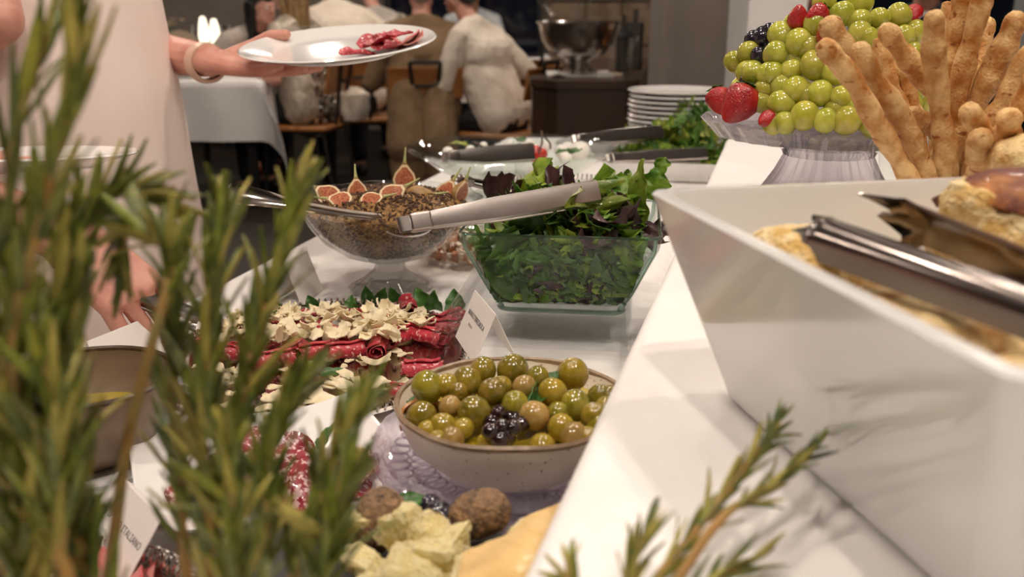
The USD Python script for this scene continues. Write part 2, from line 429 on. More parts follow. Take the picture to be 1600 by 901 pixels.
def rsq(hx, hy, r, z, n=64, zf=None):
    """A rounded rectangle ring of half sizes hx, hy and corner radius r at height z."""
    r = min(r, hx * .999, hy * .999); pts = []
    for q, (cx, cy) in enumerate([(1, 1), (-1, 1), (-1, -1), (1, -1)]):
        for t in np.linspace(0, np.pi / 2, n // 8):
            a = t + q * np.pi / 2; pts.append((cx * (hx - r) + r * math.cos(a), cy * (hy - r) + r * math.sin(a)))
    p = np.array(pts); out = []
    for k in range(len(p)):                      # split the straight sides
        out.append(p[k])
        if (k + 1) % (n // 8) == 0:
            nx = p[(k + 1) % len(p)]
            out += [p[k] + (nx - p[k]) * s for s in np.linspace(0, 1, n // 8 + 2)[1:-1]]
    p = np.array(out)
    zz = np.full(len(p), z) if zf is None else z + zf(p[:, 0] / hx, p[:, 1] / hy)
    return np.column_stack([p, zz])


def displace(mesh, amp, scale, seed=0, octaves=3):
    mesh = tm(mesh).copy(); mesh.merge_vertices()
    n = meshkit.fbm(mesh.vertices * scale + seed * 7.3, octaves, seed) - .5
    mesh.vertices = mesh.vertices + mesh.vertex_normals * (2 * amp * n)[:, None]
    return mesh


def ico(r=1.0, sub=3):
    return trimesh.creation.icosphere(subdivisions=sub, radius=r)


def bones(groups, L, smooth=10, seg=14):
    """One continuous surface: the union of the hulls of spheres, remeshed to edge length L and smoothed."""
    hulls = [Manifold.batch_hull([Manifold.sphere(r, seg).translate([float(a) for a in p]) for p, r in g]) for g in groups]
    b = Manifold.batch_boolean(hulls, OpType.Add).refine_to_length(L)
    t = tm(b); t.merge_vertices()
    if smooth:
        trimesh.smoothing.filter_taubin(t, lamb=.5, nu=.52, iterations=smooth)
    return t


def leaf(Lh, W, nu=14, nv=7, ruffle=.0, waves=5, curl=.3, cup=.2, tip=.6, seed=0, th=.0006, lobes=0):
    """A leaf along +x: length Lh, width W; ruffled edges, curled over its length, cupped across."""
    rg = np.random.default_rng(seed)
    u = np.linspace(0, 1, nu)[:, None]; v = np.linspace(-1, 1, nv)[None]
    w = W / 2 * (np.sin(np.pi * np.clip(u, .02, 1) ** tip) ** .8 + .05)
    if lobes:
        w = w * (1 + .35 * np.sin(u * lobes * 2 * np.pi + rg.random() * 6))
    ph = rg.random(3) * 6.28
    a = curl * np.clip(u - .1, 0, 1) ** 1.5
    x = Lh * (u - .12 * a * a) + 0 * v
    z = -Lh * a * u * .5 + cup * w * v ** 2 + ruffle * W * np.abs(v) ** 1.6 * (np.sin(u * waves * 6.28 + ph[0] + 1.2 * np.sign(v)) * .6 + .4 * np.sin(u * waves * 13 + ph[1]))
    y = w * v * (1 + ruffle * .5 * np.sin(u * waves * 9 + ph[2]))
    return sheet(np.stack([x, y + 0 * u, z], -1), th)


def frisee(L, seed=0, n=13, th=.0006):
    """A finely cut curly leaf along +x: a pale rib with narrow, curling side strands."""
    rg = np.random.default_rng(seed); ms = []
    rib = smooth_line([(0, 0, 0), (L * .4, L * .05 * rg.normal(), L * .06), (L * .75, L * .1 * rg.normal(), L * .02), (L, L * .12 * rg.normal(), -L * .05 * rg.random())], 24)

    def strand(p, d, up, l, w):
        d = d / np.linalg.norm(d); c, rows = p.copy(), []
        s = np.cross(up, d); s /= np.linalg.norm(s) + 1e-9; k1, k2 = rg.normal() * .5, .25 + rg.random() * .5
        for i in range(8):
            u = i / 7; ww = w * (.5 + .9 * math.sin(min(u * 1.1, 1) * 3.0)) * (1 + .5 * (i % 2))
            nz = np.cross(d, s)
            rows.append([c - s * ww, c + nz * ww * .25, c + s * ww])
            d = d + s * k1 * .22 + nz * k2 * .30 * (1 if i > 2 else -.3); d /= np.linalg.norm(d); s = s - d * (s @ d); s /= np.linalg.norm(s)
            c = c + d * l / 7
        ms.append(sheet(np.array(rows), th))
    for k in range(n):
        i = min(int((.12 + .85 * k / n) * 23), 22); t = rib[i + 1] - rib[i]; t /= np.linalg.norm(t)
        for sd in (-1, 1):
            a = (.95 - .5 * k / n) * sd
            d = t * math.cos(a) + np.array([0, math.sin(a), .35 * rg.normal()])
            strand(rib[i], d, np.array([0, 0, 1.0]), L * (.20 + .16 * math.sin(3 * k / n)) * (.7 + .6 * rg.random()), L * .022)
    ms.append(tube(rib, np.linspace(L * .016, L * .006, 24), 5))
    return cat_(ms)


def rot_rand(rg, tilt=None):
    a = rg.random(3)
    if tilt is None:
        return trimesh.transformations.random_rotation_matrix(a)
    return trimesh.transformations.euler_matrix(rg.normal() * tilt, rg.normal() * tilt, a[2] * 6.283, "sxyz")


def text(s, h, M, depth=.0003, bold=False):
    t = meshkit.text_mesh(s, h, depth, bold)
    t.apply_translation([-t.bounds[:, 0].mean(), -h / 2, 0])
    return moved(t, M)


AX = np.array([.263, .965, 0]); AX /= np.linalg.norm(AX)      # along the buffet, away from the camera
AN = np.array([AX[1], -AX[0], 0])                             # across it, to the right


def tier_x(y):                                                # left edge of the raised tier
    return .147 + (y - .873) * .2765


def table_x(y):                                               # left edge of the buffet table
    return -.372 + (y - 1.504) * .2497

# things of one kind that only their place tells apart: labelled at the end by row and order in the picture
ROWED = {}
ORD = ["first", "second", "third", "fourth", "fifth", "sixth", "seventh", "eighth", "ninth", "tenth", "eleventh", "twelfth", "thirteenth", "fourteenth", "fifteenth", "sixteenth", "seventeenth", "eighteenth", "nineteenth", "twentieth"]
ORD += ["%s-%s" % (t, o) for t in ("twenty", "thirty", "forty") for o in ORD[:9]]


def rowed(path, pos, base, where):
    ROWED.setdefault((base, where), []).append((path, np.asarray(pos, float)))


def label_rows(per=7):
    for (base, where), items in ROWED.items():
        pix = []
        for path, p in items:
            d = p - CAM; w = d @ FW
            pix.append((800 + FPX * (d @ RT) / w, 450.5 - FPX * (d @ UP) / w, path))
        pix.sort(key=lambda t: t[1])
        n = max(1, round(len(pix) / max(per, math.sqrt(len(pix))))); size = math.ceil(len(pix) / n)
        for k in range(n):
            row = sorted(pix[k * size:(k + 1) * size])
            for i, (_, _, path) in enumerate(row):
                rn = "only row" if n == 1 else ("top row" if k == 0 else "bottom row" if k == n - 1 else ORD[k] + " row down")
                side = ("leftmost" if i == 0 else "rightmost" if i == len(row) - 1 else ORD[i] + " from left")
                stage.GetPrimAtPath(path).SetCustomDataByKey("label", f"{base}, {side}, {rn} {where}")

# ------------------------------------------------------------------ the room
def struct(name, mesh, m, smooth=False):
    return put(name, mesh, m, kind="structure", smooth=smooth)


def boxw(x0, x1, y0, y1, z0, z1, r=.0):
    if r:
        return rbox(x1 - x0, y1 - y0, z1 - z0, r, ((x0 + x1) / 2, (y0 + y1) / 2, z0))
    b = trimesh.creation.box((x1 - x0, y1 - y0, z1 - z0)); b.apply_translation(((x0 + x1) / 2, (y0 + y1) / 2, (z0 + z1) / 2)); return b


struct("floor", boxw(-4.6, 4.6, -2.6, 9.6, -.05, 0), "floor_dark")
struct("ceiling", boxw(-4.6, 4.6, -2.6, 9.6, CEIL + .0, CEIL + .08), "ceiling_paint")
struct("wall_left", boxw(-4.6, -4.5, -2.5, 9.5, 0, CEIL), "wall_warm")
struct("wall_right", boxw(4.5, 4.6, -2.5, 9.5, 0, CEIL), "wall_warm")
struct("wall_front", boxw(-4.5, 4.5, -2.6, -2.5, 0, CEIL), "wall_warm")
# the back wall: stone panels between dark frames and windows
wb = struct("wall_back", boxw(-4.5, 4.5, 9.5, 9.6, 0, CEIL), "wall_grey")
rg = np.random.default_rng(5)
for k, x in enumerate(np.arange(.35, 1.75, .35)):
    for q in range(7):
        z0 = q * .40
        p = rbox(.34, .06, .385, .012, (0, 0, 0)); p = displace(p.subdivide().subdivide(), .006, 9, k * 9 + q)
        part(wb, "stone", moved(p, (x + .17 + (q % 2) * .01, 9.47, z0 + .01)), "stone", world=True, smooth=False)


def window(name, x0, x1, y, z0, z1, bars, m="frame_black", fw=.06):
    w = thing(name, None, None, frame(((x0 + x1) / 2, y, z0)), kind="structure")
    fr = [boxw(x0, x1, y - .04, y + .04, z0, z0 + fw), boxw(x0, x1, y - .04, y + .04, z1 - fw, z1), boxw(x0, x0 + fw, y - .04, y + .04, z0, z1), boxw(x1 - fw, x1, y - .04, y + .04, z0, z1)]
    part(w, "window_frame", cat_(fr), m, world=True, smooth=False)
    xs = [x0] + list(bars) + [x1]
    for b in bars:
        part(w, "mullion", boxw(b - fw / 2, b + fw / 2, y - .035, y + .035, z0 + fw, z1 - fw), m, world=True, smooth=False)
    for a, b in zip(xs[:-1], xs[1:]):
        part(w, "pane", boxw(a + fw / 2, b - fw / 2, y - .004, y + .004, z0 + fw / 2, z1 - fw / 2), "night_glass", world=True, smooth=False)
    return w


window("window_1", -1.2, .30, 9.44, .3, 2.5, [-.45])
window("window_2", 1.30, 4.4, 6.35, .05, 2.7, [2.15, 3.23], "frame_white", .09)
struct("wall_window_side", cat_([boxw(1.2, 4.5, 6.30, 6.40, 2.7, CEIL), boxw(1.2, 1.3, 6.30, 6.40, 0, CEIL), boxw(4.4, 4.5, 6.3, 6.4, 0, 2.7)]), "wall_grey")
# partition pier beside the service bar, and the white column behind the fruit
struct("wall_pier", boxw(.625, .98, 4.2, 4.52, 0, CEIL, .006), "wall_grey")
struct("wall_column", boxw(.715, .895, 3.02, 3.3, 0, CEIL, .008), "wall_white")

for i, (x, y, s) in enumerate(LAMPS):
    if i < len(LAMPS):
        em = "lamp_lens_%d" % round(s * 100)
        if em not in ML:
            emat(em, LAMP_COLOR, LAMP * s)
        t = thing("ceiling_light", "round recessed downlight in the ceiling, %s" % (
            "above the camera end of the buffet", "left of the camera, over the aisle", "right of the camera, over the tier", "over the left edge of the buffet", "over the fruit stand",
            "over the white mozzarella platter", "behind the white column", "over the aisle left of the buffet", "above the left guest table", "between the two guest tables", "above the guest in cream",
            "in front of the grey pier", "above the far guests", "before the night window", "in the far left corner", "above the service bar")[i], "ceiling light", (x, y, CEIL - .012), "recessed downlights in rows")
        tr_ = part(t, "trim_ring", lathe([(.051, .010), (.070, .012), (.078, .004), (.070, 0), (.060, 0), (.053, .004), (.051, .010)], 32), "lamp_trim")
        part(tr_, "lens", lathe([(0, .004), (.050, .004), (.050, .008), (0, .008)], 32), em, smooth=False)

# ------------------------------------------------------------------ service bar with wine cooler
bar = thing("service_bar", "dark wooden service bar with chamfered front corner behind the buffet", "bar counter", (.4, 5.4, 0))


def prism(pts, z0, z1):
    from shapely.geometry import Polygon
    e = trimesh.creation.extrude_polygon(Polygon(pts), z1 - z0, engine="earcut"); e.apply_translation((0, 0, z0)); return e


BP = [(.10, 4.85), (.22, 4.72), (.55, 4.72), (.62, 4.80), (.93, 6.7), (.52, 6.8), (.42, 5.40), (.10, 5.12)]
part(bar, "bar_body", prism(BP, .08, .775), "wood_dark", world=True, smooth=False)
part(bar, "plinth", prism([(.13, 4.9), (.24, 4.77), (.53, 4.77), (.59, 4.84), (.89, 6.65), (.56, 6.72), (.44, 5.36), (.14, 5.10)], 0, .08), "frame_black", world=True, smooth=False)
c0 = np.mean(BP, 0)
part(bar, "bar_top", prism([tuple(c0 + (np.array(p) - c0) * 1.03) for p in BP], .775, .812), "wood_dark", world=True, smooth=False)
zb = .812
c = D(903, 80, 5.1)
cx, cy = c[0], 5.1
nk = []
for q in range(7):
    for w in range(7):
        nk.append((cx - .16 + .055 * q, cy - .13 + .045 * w, zb + .004 + .012 * abs(math.sin(q * 1.3 + w)) * (abs(q - 3) > 1)))
put("folded_napkin", sheet(np.array(nk).reshape(7, 7, 3), .004), "paper", "white folded napkin under the steel wine cooler", "napkin")
cool = thing("wine_cooler", "large footed stainless steel wine cooler bowl on the service bar", "wine cooler", (cx, cy, zb + .012))
part(cool, "foot", lathe([(0, 0), (.10, 0), (.10, .012), (.07, .03), (.055, .05), (.075, .07), (0, .07)], 48), "steel")
part(cool, "bowl", lathe([(0, .068), (.075, .07), (.14, .10), (.185, .16), (.205, .245), (.213, .250), (.213, .256), (.203, .256), (.18, .165), (.135, .108), (.07, .08), (0, .078)], 64), "steel_mid")
part(cool, "rim", lathe([(.203, .254), (.214, .252), (.217, .257), (.213, .262), (.203, .259)], 64, closed=True), "steel")


def bottle(base, axis, label, m, Lb=.30, r=.038, name="wine_bottle"):
    b = thing(name, label, "bottle", frame(base, X=np.cross([0.3, 1, 0.1], axis), Z=axis) if False else zframe(base, axis))
    bg = part(b, "bottle_glass", lathe([(0, 0), (r, 0), (r, Lb * .6), (r * .9, Lb * .66), (r * .4, Lb * .78), (r * .36, Lb * .96), (0, Lb * .96)], 28), m)
    part(bg, "foil", lathe([(r * .37, Lb * .82), (r * .42, Lb * .82), (r * .42, Lb), (0, Lb), (0, Lb * .99), (r * .37, Lb * .98)], 24), "steel_dark")


def zframe(loc, axis, spin=0):
    z = np.asarray(axis, float); z = z / np.linalg.norm(z)
    x = np.cross([0, 1.0, 0], z) if abs(z[1]) < .9 else np.cross([1.0, 0, 0], z)
    x /= np.linalg.norm(x); x = x * math.cos(spin) + np.cross(z, x) * math.sin(spin)
    M = np.eye(4); M[:3, 0], M[:3, 1], M[:3, 2], M[:3, 3] = x, np.cross(z, x), z, loc
    return M


bottle((cx - .07, cy, zb + .13), (-.45, .0, .9), "glass bottle leaning out of the steel wine cooler to the left", "glass_warm")
bottle((cx + .03, cy + .03, zb + .13), (.02, .1, 1), "tall upright bottle in the middle of the steel wine cooler", "glass_green", .36)
bottle((cx + .27, cy + .35, zb), (0, 0, 1), "black bottle standing behind the water pitcher on the service bar", "black_metal", .30)
bottle((cx + .36, cy + .55, zb), (0, 0, 1), "black bottle nearest the grey pier on the service bar", "black_metal", .33)
pit = thing("water_pitcher", "clear glass pitcher right of the steel wine cooler on the service bar", "pitcher", (cx + .235, cy + .08, zb))
part(pit, "pitcher_body", lathe([(0, 0), (.055, 0), (.06, .02), (.055, .16), (.06, .19), (.057, .19), (.052, .16), (.056, .025), (0, .008)], 32), "glass")
part(pit, "handle", tube(smooth_line([(.055, 0, .16), (.10, 0, .15), (.105, 0, .09), (.06, 0, .04)], 14), .007), "glass")
tr = D(985, 60, 5.45)
put("serving_tray", moved(rbox(.02, .20, .26, .006), frame((tr[0] + .04, 5.62, zb), rz=20)), "black_metal", "black tray standing on edge at the back of the service bar", "tray")
put("tongs_steel", tube(smooth_line([(tr[0] - .06, 5.3, zb + .006), (tr[0] - .02, 5.3, zb + .1), (tr[0] + .03, 5.32, zb + .19)], 8), .006), "steel", "thin steel bar spoon leaning in front of the black tray", "spoon")
for k, (dx, dy, w) in enumerate(((.13, -.13, .09), (.17, -.02, .10))):
    put("napkin_stack", moved(rbox(w, w * .9, .012, .004), frame((cx + dx, cy + dy, zb), rz=18 * k)), "petal_beige" if k else "paper",
        ["white paper coaster beside the foot of the wine cooler", "beige paper napkins to the right of the wine cooler"][k], "napkin")
# lights far off beyond the glass
bl_ = D(1145, 22, 6.9)
bl_t = thing("garden_lamp", "small blue lamp on a thin post shining beyond the night window", "lamp", (bl_[0], bl_[1], 0))
part(bl_t, "lamp_head", moved(ico(.03, 2), bl_), "blue_lamp", world=True)
part(bl_t, "post", tube([bl_ * (1, 1, 0), bl_ - (0, 0, .028)], .012), "black_metal", world=True)


# ------------------------------------------------------------------ guest tables and chairs
def round_edge_table(name, label, x0, x1, y0, y1, h, drop, tip_corner=None, rz=0):
    """A table under a hanging white cloth; the cloth's corners hang lower in points."""
    t = thing(name, "table under " + label, "table", frame(((x0 + x1) / 2, (y0 + y1) / 2, 0)))
    part(t, "tabletop", boxw(x0 + .01, x1 - .01, y0 + .01, y1 - .01, h - .035, h - .006), "wood_dark", world=True, smooth=False)
    for a, b in ((x0 + .08, y0 + .08), (x1 - .08, y0 + .08), (x0 + .08, y1 - .08), (x1 - .08, y1 - .08)):
        part(t, "leg", boxw(a - .025, a + .025, b - .025, b + .025, 0, h - .035), "frame_black", world=True, smooth=False)
    n = 30; U = np.linspace(-1, 1, 2 * n + 1); ov = drop
    X, Y = np.meshgrid(U, U, indexing="ij")
    hx, hy = (x1 - x0) / 2, (y1 - y0) / 2
    px, py = X * (hx + ov), Y * (hy + ov)
    ex, ey = np.clip(np.abs(px) - hx, 0, None), np.clip(np.abs(py) - hy, 0, None)
    s = np.maximum(ex, ey) + .0 * ex; both = np.minimum(ex, ey)
    fold = .012 * np.sin(px * 16 + 1) * (ey > 0) * np.minimum(ey * 6, 1) + .012 * np.sin(py * 15) * (ex > 0) * np.minimum(ex * 6, 1)
    out = .02 + .06 * s + fold
    gx = np.sign(px) * (np.minimum(np.abs(px), hx) + np.where(ex > 0, np.minimum(ex, out + .45 * both), 0))
    gy = np.sign(py) * (np.minimum(np.abs(py), hy) + np.where(ey > 0, np.minimum(ey, out + .45 * both), 0))
    gz = h - np.clip(np.hypot(ex, ey) * .97 - .005, 0, None)
    G = np.stack([gx + (x0 + x1) / 2, gy + (y0 + y1) / 2, np.maximum(gz, .02)], -1)
    put("tablecloth", sheet(G, .002), "cloth", label, "tablecloth", smooth=60)


round_edge_table("guest_table", "white tablecloth hanging low in a point beside the sequined guest", -2.75, -1.46, 5.62, 6.6, .75, .36)
round_edge_table("guest_table", "white tablecloth between the tan jacket and the white shirt", -.36, .30, 6.75, 8.4, .77, .34)
round_edge_table("guest_table", "white tablecloth of the far table behind the guest in cream", -1.7, -.6, 7.75, 8.7, .76, .3)


def chair_parts(p):
    part(p, "seat", rbox(.44, .43, .035, .014, (0, 0, .435)), "wood_orange")
    th = np.linspace(-.62, .62, 13); z = np.linspace(0, .17, 4)
    G = np.array([[(.36 * math.sin(a), -.235 - .09 * (math.cos(a) - 1) * -1 * -1 - .03 * q / .17 + .0, .66 + q) for q in z] for a in th])
    part(p, "backrest", sheet(G, .014), "wood_orange")
    for s in (-1, 1):
        part(p, "leg", tube([(s * .18, .19, .44), (s * .20, .21, 0)], .012), "black_metal")
        part(p, "leg", tube([(s * .18, -.18, .44), (s * .20, -.24, 0)], .012), "black_metal")
        part(p, "back_post", tube([(s * .045, -.20, .44), (s * .06, -.235, .6), (s * .085, -.285, .86)], .011), "black_metal")
    part(p, "back_crossbar", tube([(-.085, -.285, .86), (.085, -.285, .86)], .011), "black_metal")
    part(p, "back_crossbar", tube([(-.072, -.262, .73), (.072, -.262, .73)], .009), "black_metal")
    part(p, "seat_frame", cat_([tube([(-.18, -.18, .43), (.18, -.18, .43)], .011), tube([(-.18, .19, .43), (.18, .19, .43)], .011), tube([(-.18, -.18, .43), (-.18, .19, .43)], .011), tube([(.18, -.18, .43), (.18, .19, .43)], .011)]), "black_metal")


CH = thing("dining_chair", "orange wood and black metal chair under the man in the tan jacket", "chair", frame((-.50, 5.72, 0), rz=4), "dining chairs at the guest tables")
chair_parts(CH)
copy_of(CH, frame((-.03, 5.62, 0), rz=62), "orange wood and black metal chair of the white shirted man beside the service bar")
copy_of(CH, frame((-1.27, 6.0, 0), rz=78), "orange wood chair of the sequined guest at the white tablecloth corner")
copy_of(CH, frame((-1.0, 6.42, 0), rz=12), "orange wood chair behind the broad guest in cream")
copy_of(CH, frame((-2.1, 7.25, 0), rz=200), "chair of the black haired guest beyond the left guest table")
copy_of(CH, frame((1.34, 5.25, 0), rz=-80), "orange leather toned chair by the night window beyond the white column")
copy_of(CH, frame((-.02, 6.5, 0), rz=30), "orange chair mostly hidden behind the steel wine cooler")


# things on the guest tables
def wine_glass(loc, label, s=1.0):
    g = thing("wine_glass", label, "glass", loc, "wine glasses on the guest tables")
    part(g, "foot", lathe([(0, 0), (.034 * s, 0), (.034 * s, .002), (.006, .006), (0, .006)], 28), "glass")
    part(g, "stem", lathe([(0, .005), (.0045, .005), (.004, .08 * s), (.008, .09 * s), (0, .09 * s)], 12), "glass")
    part(g, "bowl", lathe([(0, .09 * s), (.022 * s, .10 * s), (.036 * s, .13 * s), (.032 * s, .19 * s), (.031 * s, .19 * s), (.034 * s, .13 * s), (.02 * s, .104 * s), (0, .095 * s)], 28), "glass")


round_edge_table("guest_table", "white tablecloth of the far left table with glowing glass shapes", -3.6, -2.35, 8.15, 9.2, .77, .3)
for k, (px, dist) in enumerate(((308, 8.35), (352, 8.4), (345, 8.6))):
    c = D(px, 60, dist)
    wine_glass((c[0], dist, .772), "clear wine glass on the far left guest table, %s of three by the glowing shapes" % ("leftmost", "rightmost", "middle one")[k], 1.25)
for k, (px, dist, hh) in enumerate(((319, 8.4, .30), (336, 8.5, .28))):  # added glowing shapes, standing in for bright highlights on the glasses
    c = D(px, 60, dist)
    lp = thing("table_lamp", "glowing glass shape added for glassware highlights on the far left table, %s of two" % ("left", "right")[k], "lamp", (c[0], dist, .772))
    part(lp, "lamp_base", lathe([(0, 0), (.05, 0), (.05, .012), (.015, .02), (.012, .08), (0, .08)], 28), "steel")
    sh_ = part(lp, "lamp_shade", lathe([(0, .075), (.03, .08), (.045, hh * .5), (.035, hh * .8), (.022, hh), (0, hh + .01)], 28), "highlight_glow")
for k, (px, dist) in enumerate(((590, 7.55), (578, 7.7), (596, 7.75))):
    c = D(px, 60, dist)
    wine_glass((c[0], dist, .762), "clear wine glass by the flower vase, %s of three" % ("nearest", "leftmost", "rightmost")[k], .95)


def flower_vase(loc, label, petal, n, seed, h=.2, rad=.07):
    r = np.random.default_rng(seed)
    v = thing("flower_vase", label, "flower vase", loc)
    part(v, "vase", lathe([(0, 0), (.028, 0), (.03, .01), (.034, h), (.031, h), (.027, .012), (0, .008)], 28), "glass")
    for k in range(n):
        a = r.random() * 6.28; q = rad * math.sqrt(r.random()); top = np.array([q * math.cos(a), q * math.sin(a), h + .08 + r.random() * .07])
        st = part(v, "stem", tube(smooth_line([(0, 0, .02), (q * .2, 0, h), top], 6), .002, 5), "herb")
        b = [moved(leaf(.035, .03, 6, 5, .1, 2, .5, .5, seed=k), frame(top, X=(math.cos(t), math.sin(t), .7), Z=(0, 0, 1))) for t in np.arange(6) * 1.05]
        part(st, "blossom", cat_(b), petal)


c = D(625, 40, 7.4); flower_vase((c[0], 7.4, .762), "slim glass vase of white flowers beyond the tan jacketed man", "petal", 9, 1, .18, .05)
c = D(268, 40, 8.3); flower_vase((c[0], 8.3, .772), "short vase of beige flowers at the edge of the white dress", "petal_beige", 10, 2, .14, .11)
c = D(279, 40, 8.25)
fan = []
for k in range(21):
    a = -1.0 + 2.0 * k / 20
    for rr in (.01, .13):
        fan.append((c[0] + 1.4 * rr * math.sin(a), 8.25 + .012 * (k % 2) * (rr / .13), .776 + 1.5 * rr * math.cos(a)))
put("fan_napkin", sheet(np.array(fan).reshape(21, 2, 3), .0025), "petal_beige", "beige napkin folded into a standing fan on the far left table", "napkin", smooth=False)
c = D(299, 30, 8.3)
cd = thing("candle", "amber candle burning in a small glass on the far left table", "candle", (c[0], 8.3, .772))
part(cd, "candle_glass", lathe([(0, 0), (.035, 0), (.038, .08), (.036, .08), (.033, .004), (0, .004)], 24), "glass_warm")
part(cd, "wax", lathe([(0, .005), (.032, .005), (.033, .05), (0, .048)], 24), "candle_wax")
part(cd, "flame", lathe([(0, .05), (.008, .062), (.005, .08), (0, .095)], 12), "flame")


def plate_mesh(r=.135, h=.018):
    return lathe([(0, 0), (r * .62, 0), (r * .64, .003), (r * .72, .006), (r * .985, h), (r, h + .0015), (r * .985, h + .0035), (r * .72, .0095), (r * .62, .006), (0, .0055)], 72)


c = D(735, 70, 7.05)
put("dinner_plate", moved(plate_mesh(.12), (c[0], 7.05, .772)), "porcelain", "white plate of food at the edge of the middle guest table", "plate")
put("bread_roll", moved(displace(ico(.03, 3), .006, 40, 3), (c[0], 7.05, .80)), "golden_crust", "golden bread roll on the plate on the middle guest table", "bread")
put("side_plate", moved(plate_mesh(.09), (D(290, 60, 5.8)[0], 5.8, .752)), "porcelain", "small white plate at the near edge of the left guest table", "plate")
put("fabric_bag", moved(displace(lathe([(0, 0), (.08, .01), (.10, .08), (.09, .17), (.03, .21), (0, .21)], 40), .012, 12, 4), frame((D(552, 140, 6.05)[0], 6.05, .47))), "shirt_white", "round white bundle of cloth on the chair seat behind the sequined guest", "bag")

# ------------------------------------------------------------------ people
def hand(wrist, X, Z, side=1, curl=(.35, .45, .35), spread=.0, thumb=None, s=1.0, thumb_out=.5):
    """Hulls of a hand: X towards the fingers, Z the back of the hand, the thumb on the side*Y side. Returns hulls and finger tips."""
    F = frame(wrist, X=X, Z=Z)
    W = lambda p: F[:3, :3] @ (np.asarray(p, float) * s * np.array([1, side, 1])) + F[:3, 3]
    base = [(.090, .027, .0), (.094, .007, .002), (.089, -.013, .0), (.080, -.031, -.003)]
    lens = [(.042, .026, .021), (.047, .030, .022), (.043, .028, .021), (.034, .021, .018)]
    g = [[(W((0, .014, 0)), .018 * s), (W((0, -.014, 0)), .018 * s), (W((.045, .024, -.002)), .014 * s), (W((.04, -.027, -.002)), .0135 * s)],
         [(W((.045, .024, -.002)), .014 * s), (W((.04, -.027, -.002)), .0135 * s)] + [(W(b), .0105 * s) for b in base]]
    tips = []
    for k, (b, L) in enumerate(zip(base, lens)):
        p = np.array(b); a = 0.0; sp = (1.5 - k) * spread
        c = curl if np.ndim(curl[0]) == 0 else curl[k]
        for q in range(3):
            a += c[q]
            d = np.array([math.cos(a) * math.cos(sp), math.sin(sp), -math.sin(a)])
            n = p + d * L[q]
            g.append([(W(p), (.0098 - .0009 * q) * s), (W(n), (.0092 - .001 * q) * s)])
            p = n
        tips.append((W(p), F[:3, :3] @ (d * np.array([1, side, 1])), F[:3, :3] @ np.array([math.sin(a), 0, math.cos(a)])))
    th = thumb or [(.02, .022, -.006), (.050, .022 + .05 * thumb_out, -.014), (.078, .026 + .062 * thumb_out, -.016), (.102, .028 + .062 * thumb_out, -.014)]
    for q in range(3):
        g.append([(W(th[q]), (.0145, .0115, .0105)[q] * s), (W(th[q + 1]), (.0115, .0105, .0085)[q] * s)])
    tips.append((W(th[3]), W(th[3]) - W(th[2]), F[:3, 1] * side))
    return g, tips


def limb(a, b, ra, rb, swell=0, at=.35):
    a, b = np.asarray(a, float), np.asarray(b, float)
    m_ = a + (b - a) * at
    return [[(a, ra), (m_, (ra + (rb - ra) * at) + swell)], [(m_, (ra + (rb - ra) * at) + swell), (b, rb)]]


def head_groups(H, face, up=(0, 0, 1), s=1.0):
    """Head, jaw, nose, ears about centre H looking along face."""
    F = frame(H, X=face, Z=up); W = lambda p: F[:3, :3] @ (np.asarray(p) * s) + F[:3, 3]
    g = [[(W((-.02, 0, .045)), .078 * s), (W((.02, 0, .04)), .072 * s), (W((.03, 0, -.02)), .058 * s)],
         [(W((.03, .02, -.03)), .045 * s), (W((.03, -.02, -.03)), .045 * s), (W((.062, 0, -.085)), .024 * s), (W((.0, .035, -.06)), .03 * s), (W((.0, -.035, -.06)), .03 * s)],
         [(W((.088, 0, .015)), .009 * s), (W((.108, 0, -.022)), .011 * s)], [(W((.088, .03, .028)), .010 * s), (W((.088, -.03, .028)), .010 * s)],
         [(W((.086, .014, -.055)), .009 * s), (W((.086, -.014, -.055)), .009 * s)]]
    for k in (-1, 1):
        g.append([(W((-.005, k * .074, .02)), .012 * s), (W((-.012, k * .080, -.012)), .008 * s), (W((-.018, k * .080, .022)), .008 * s)])
    return g, W


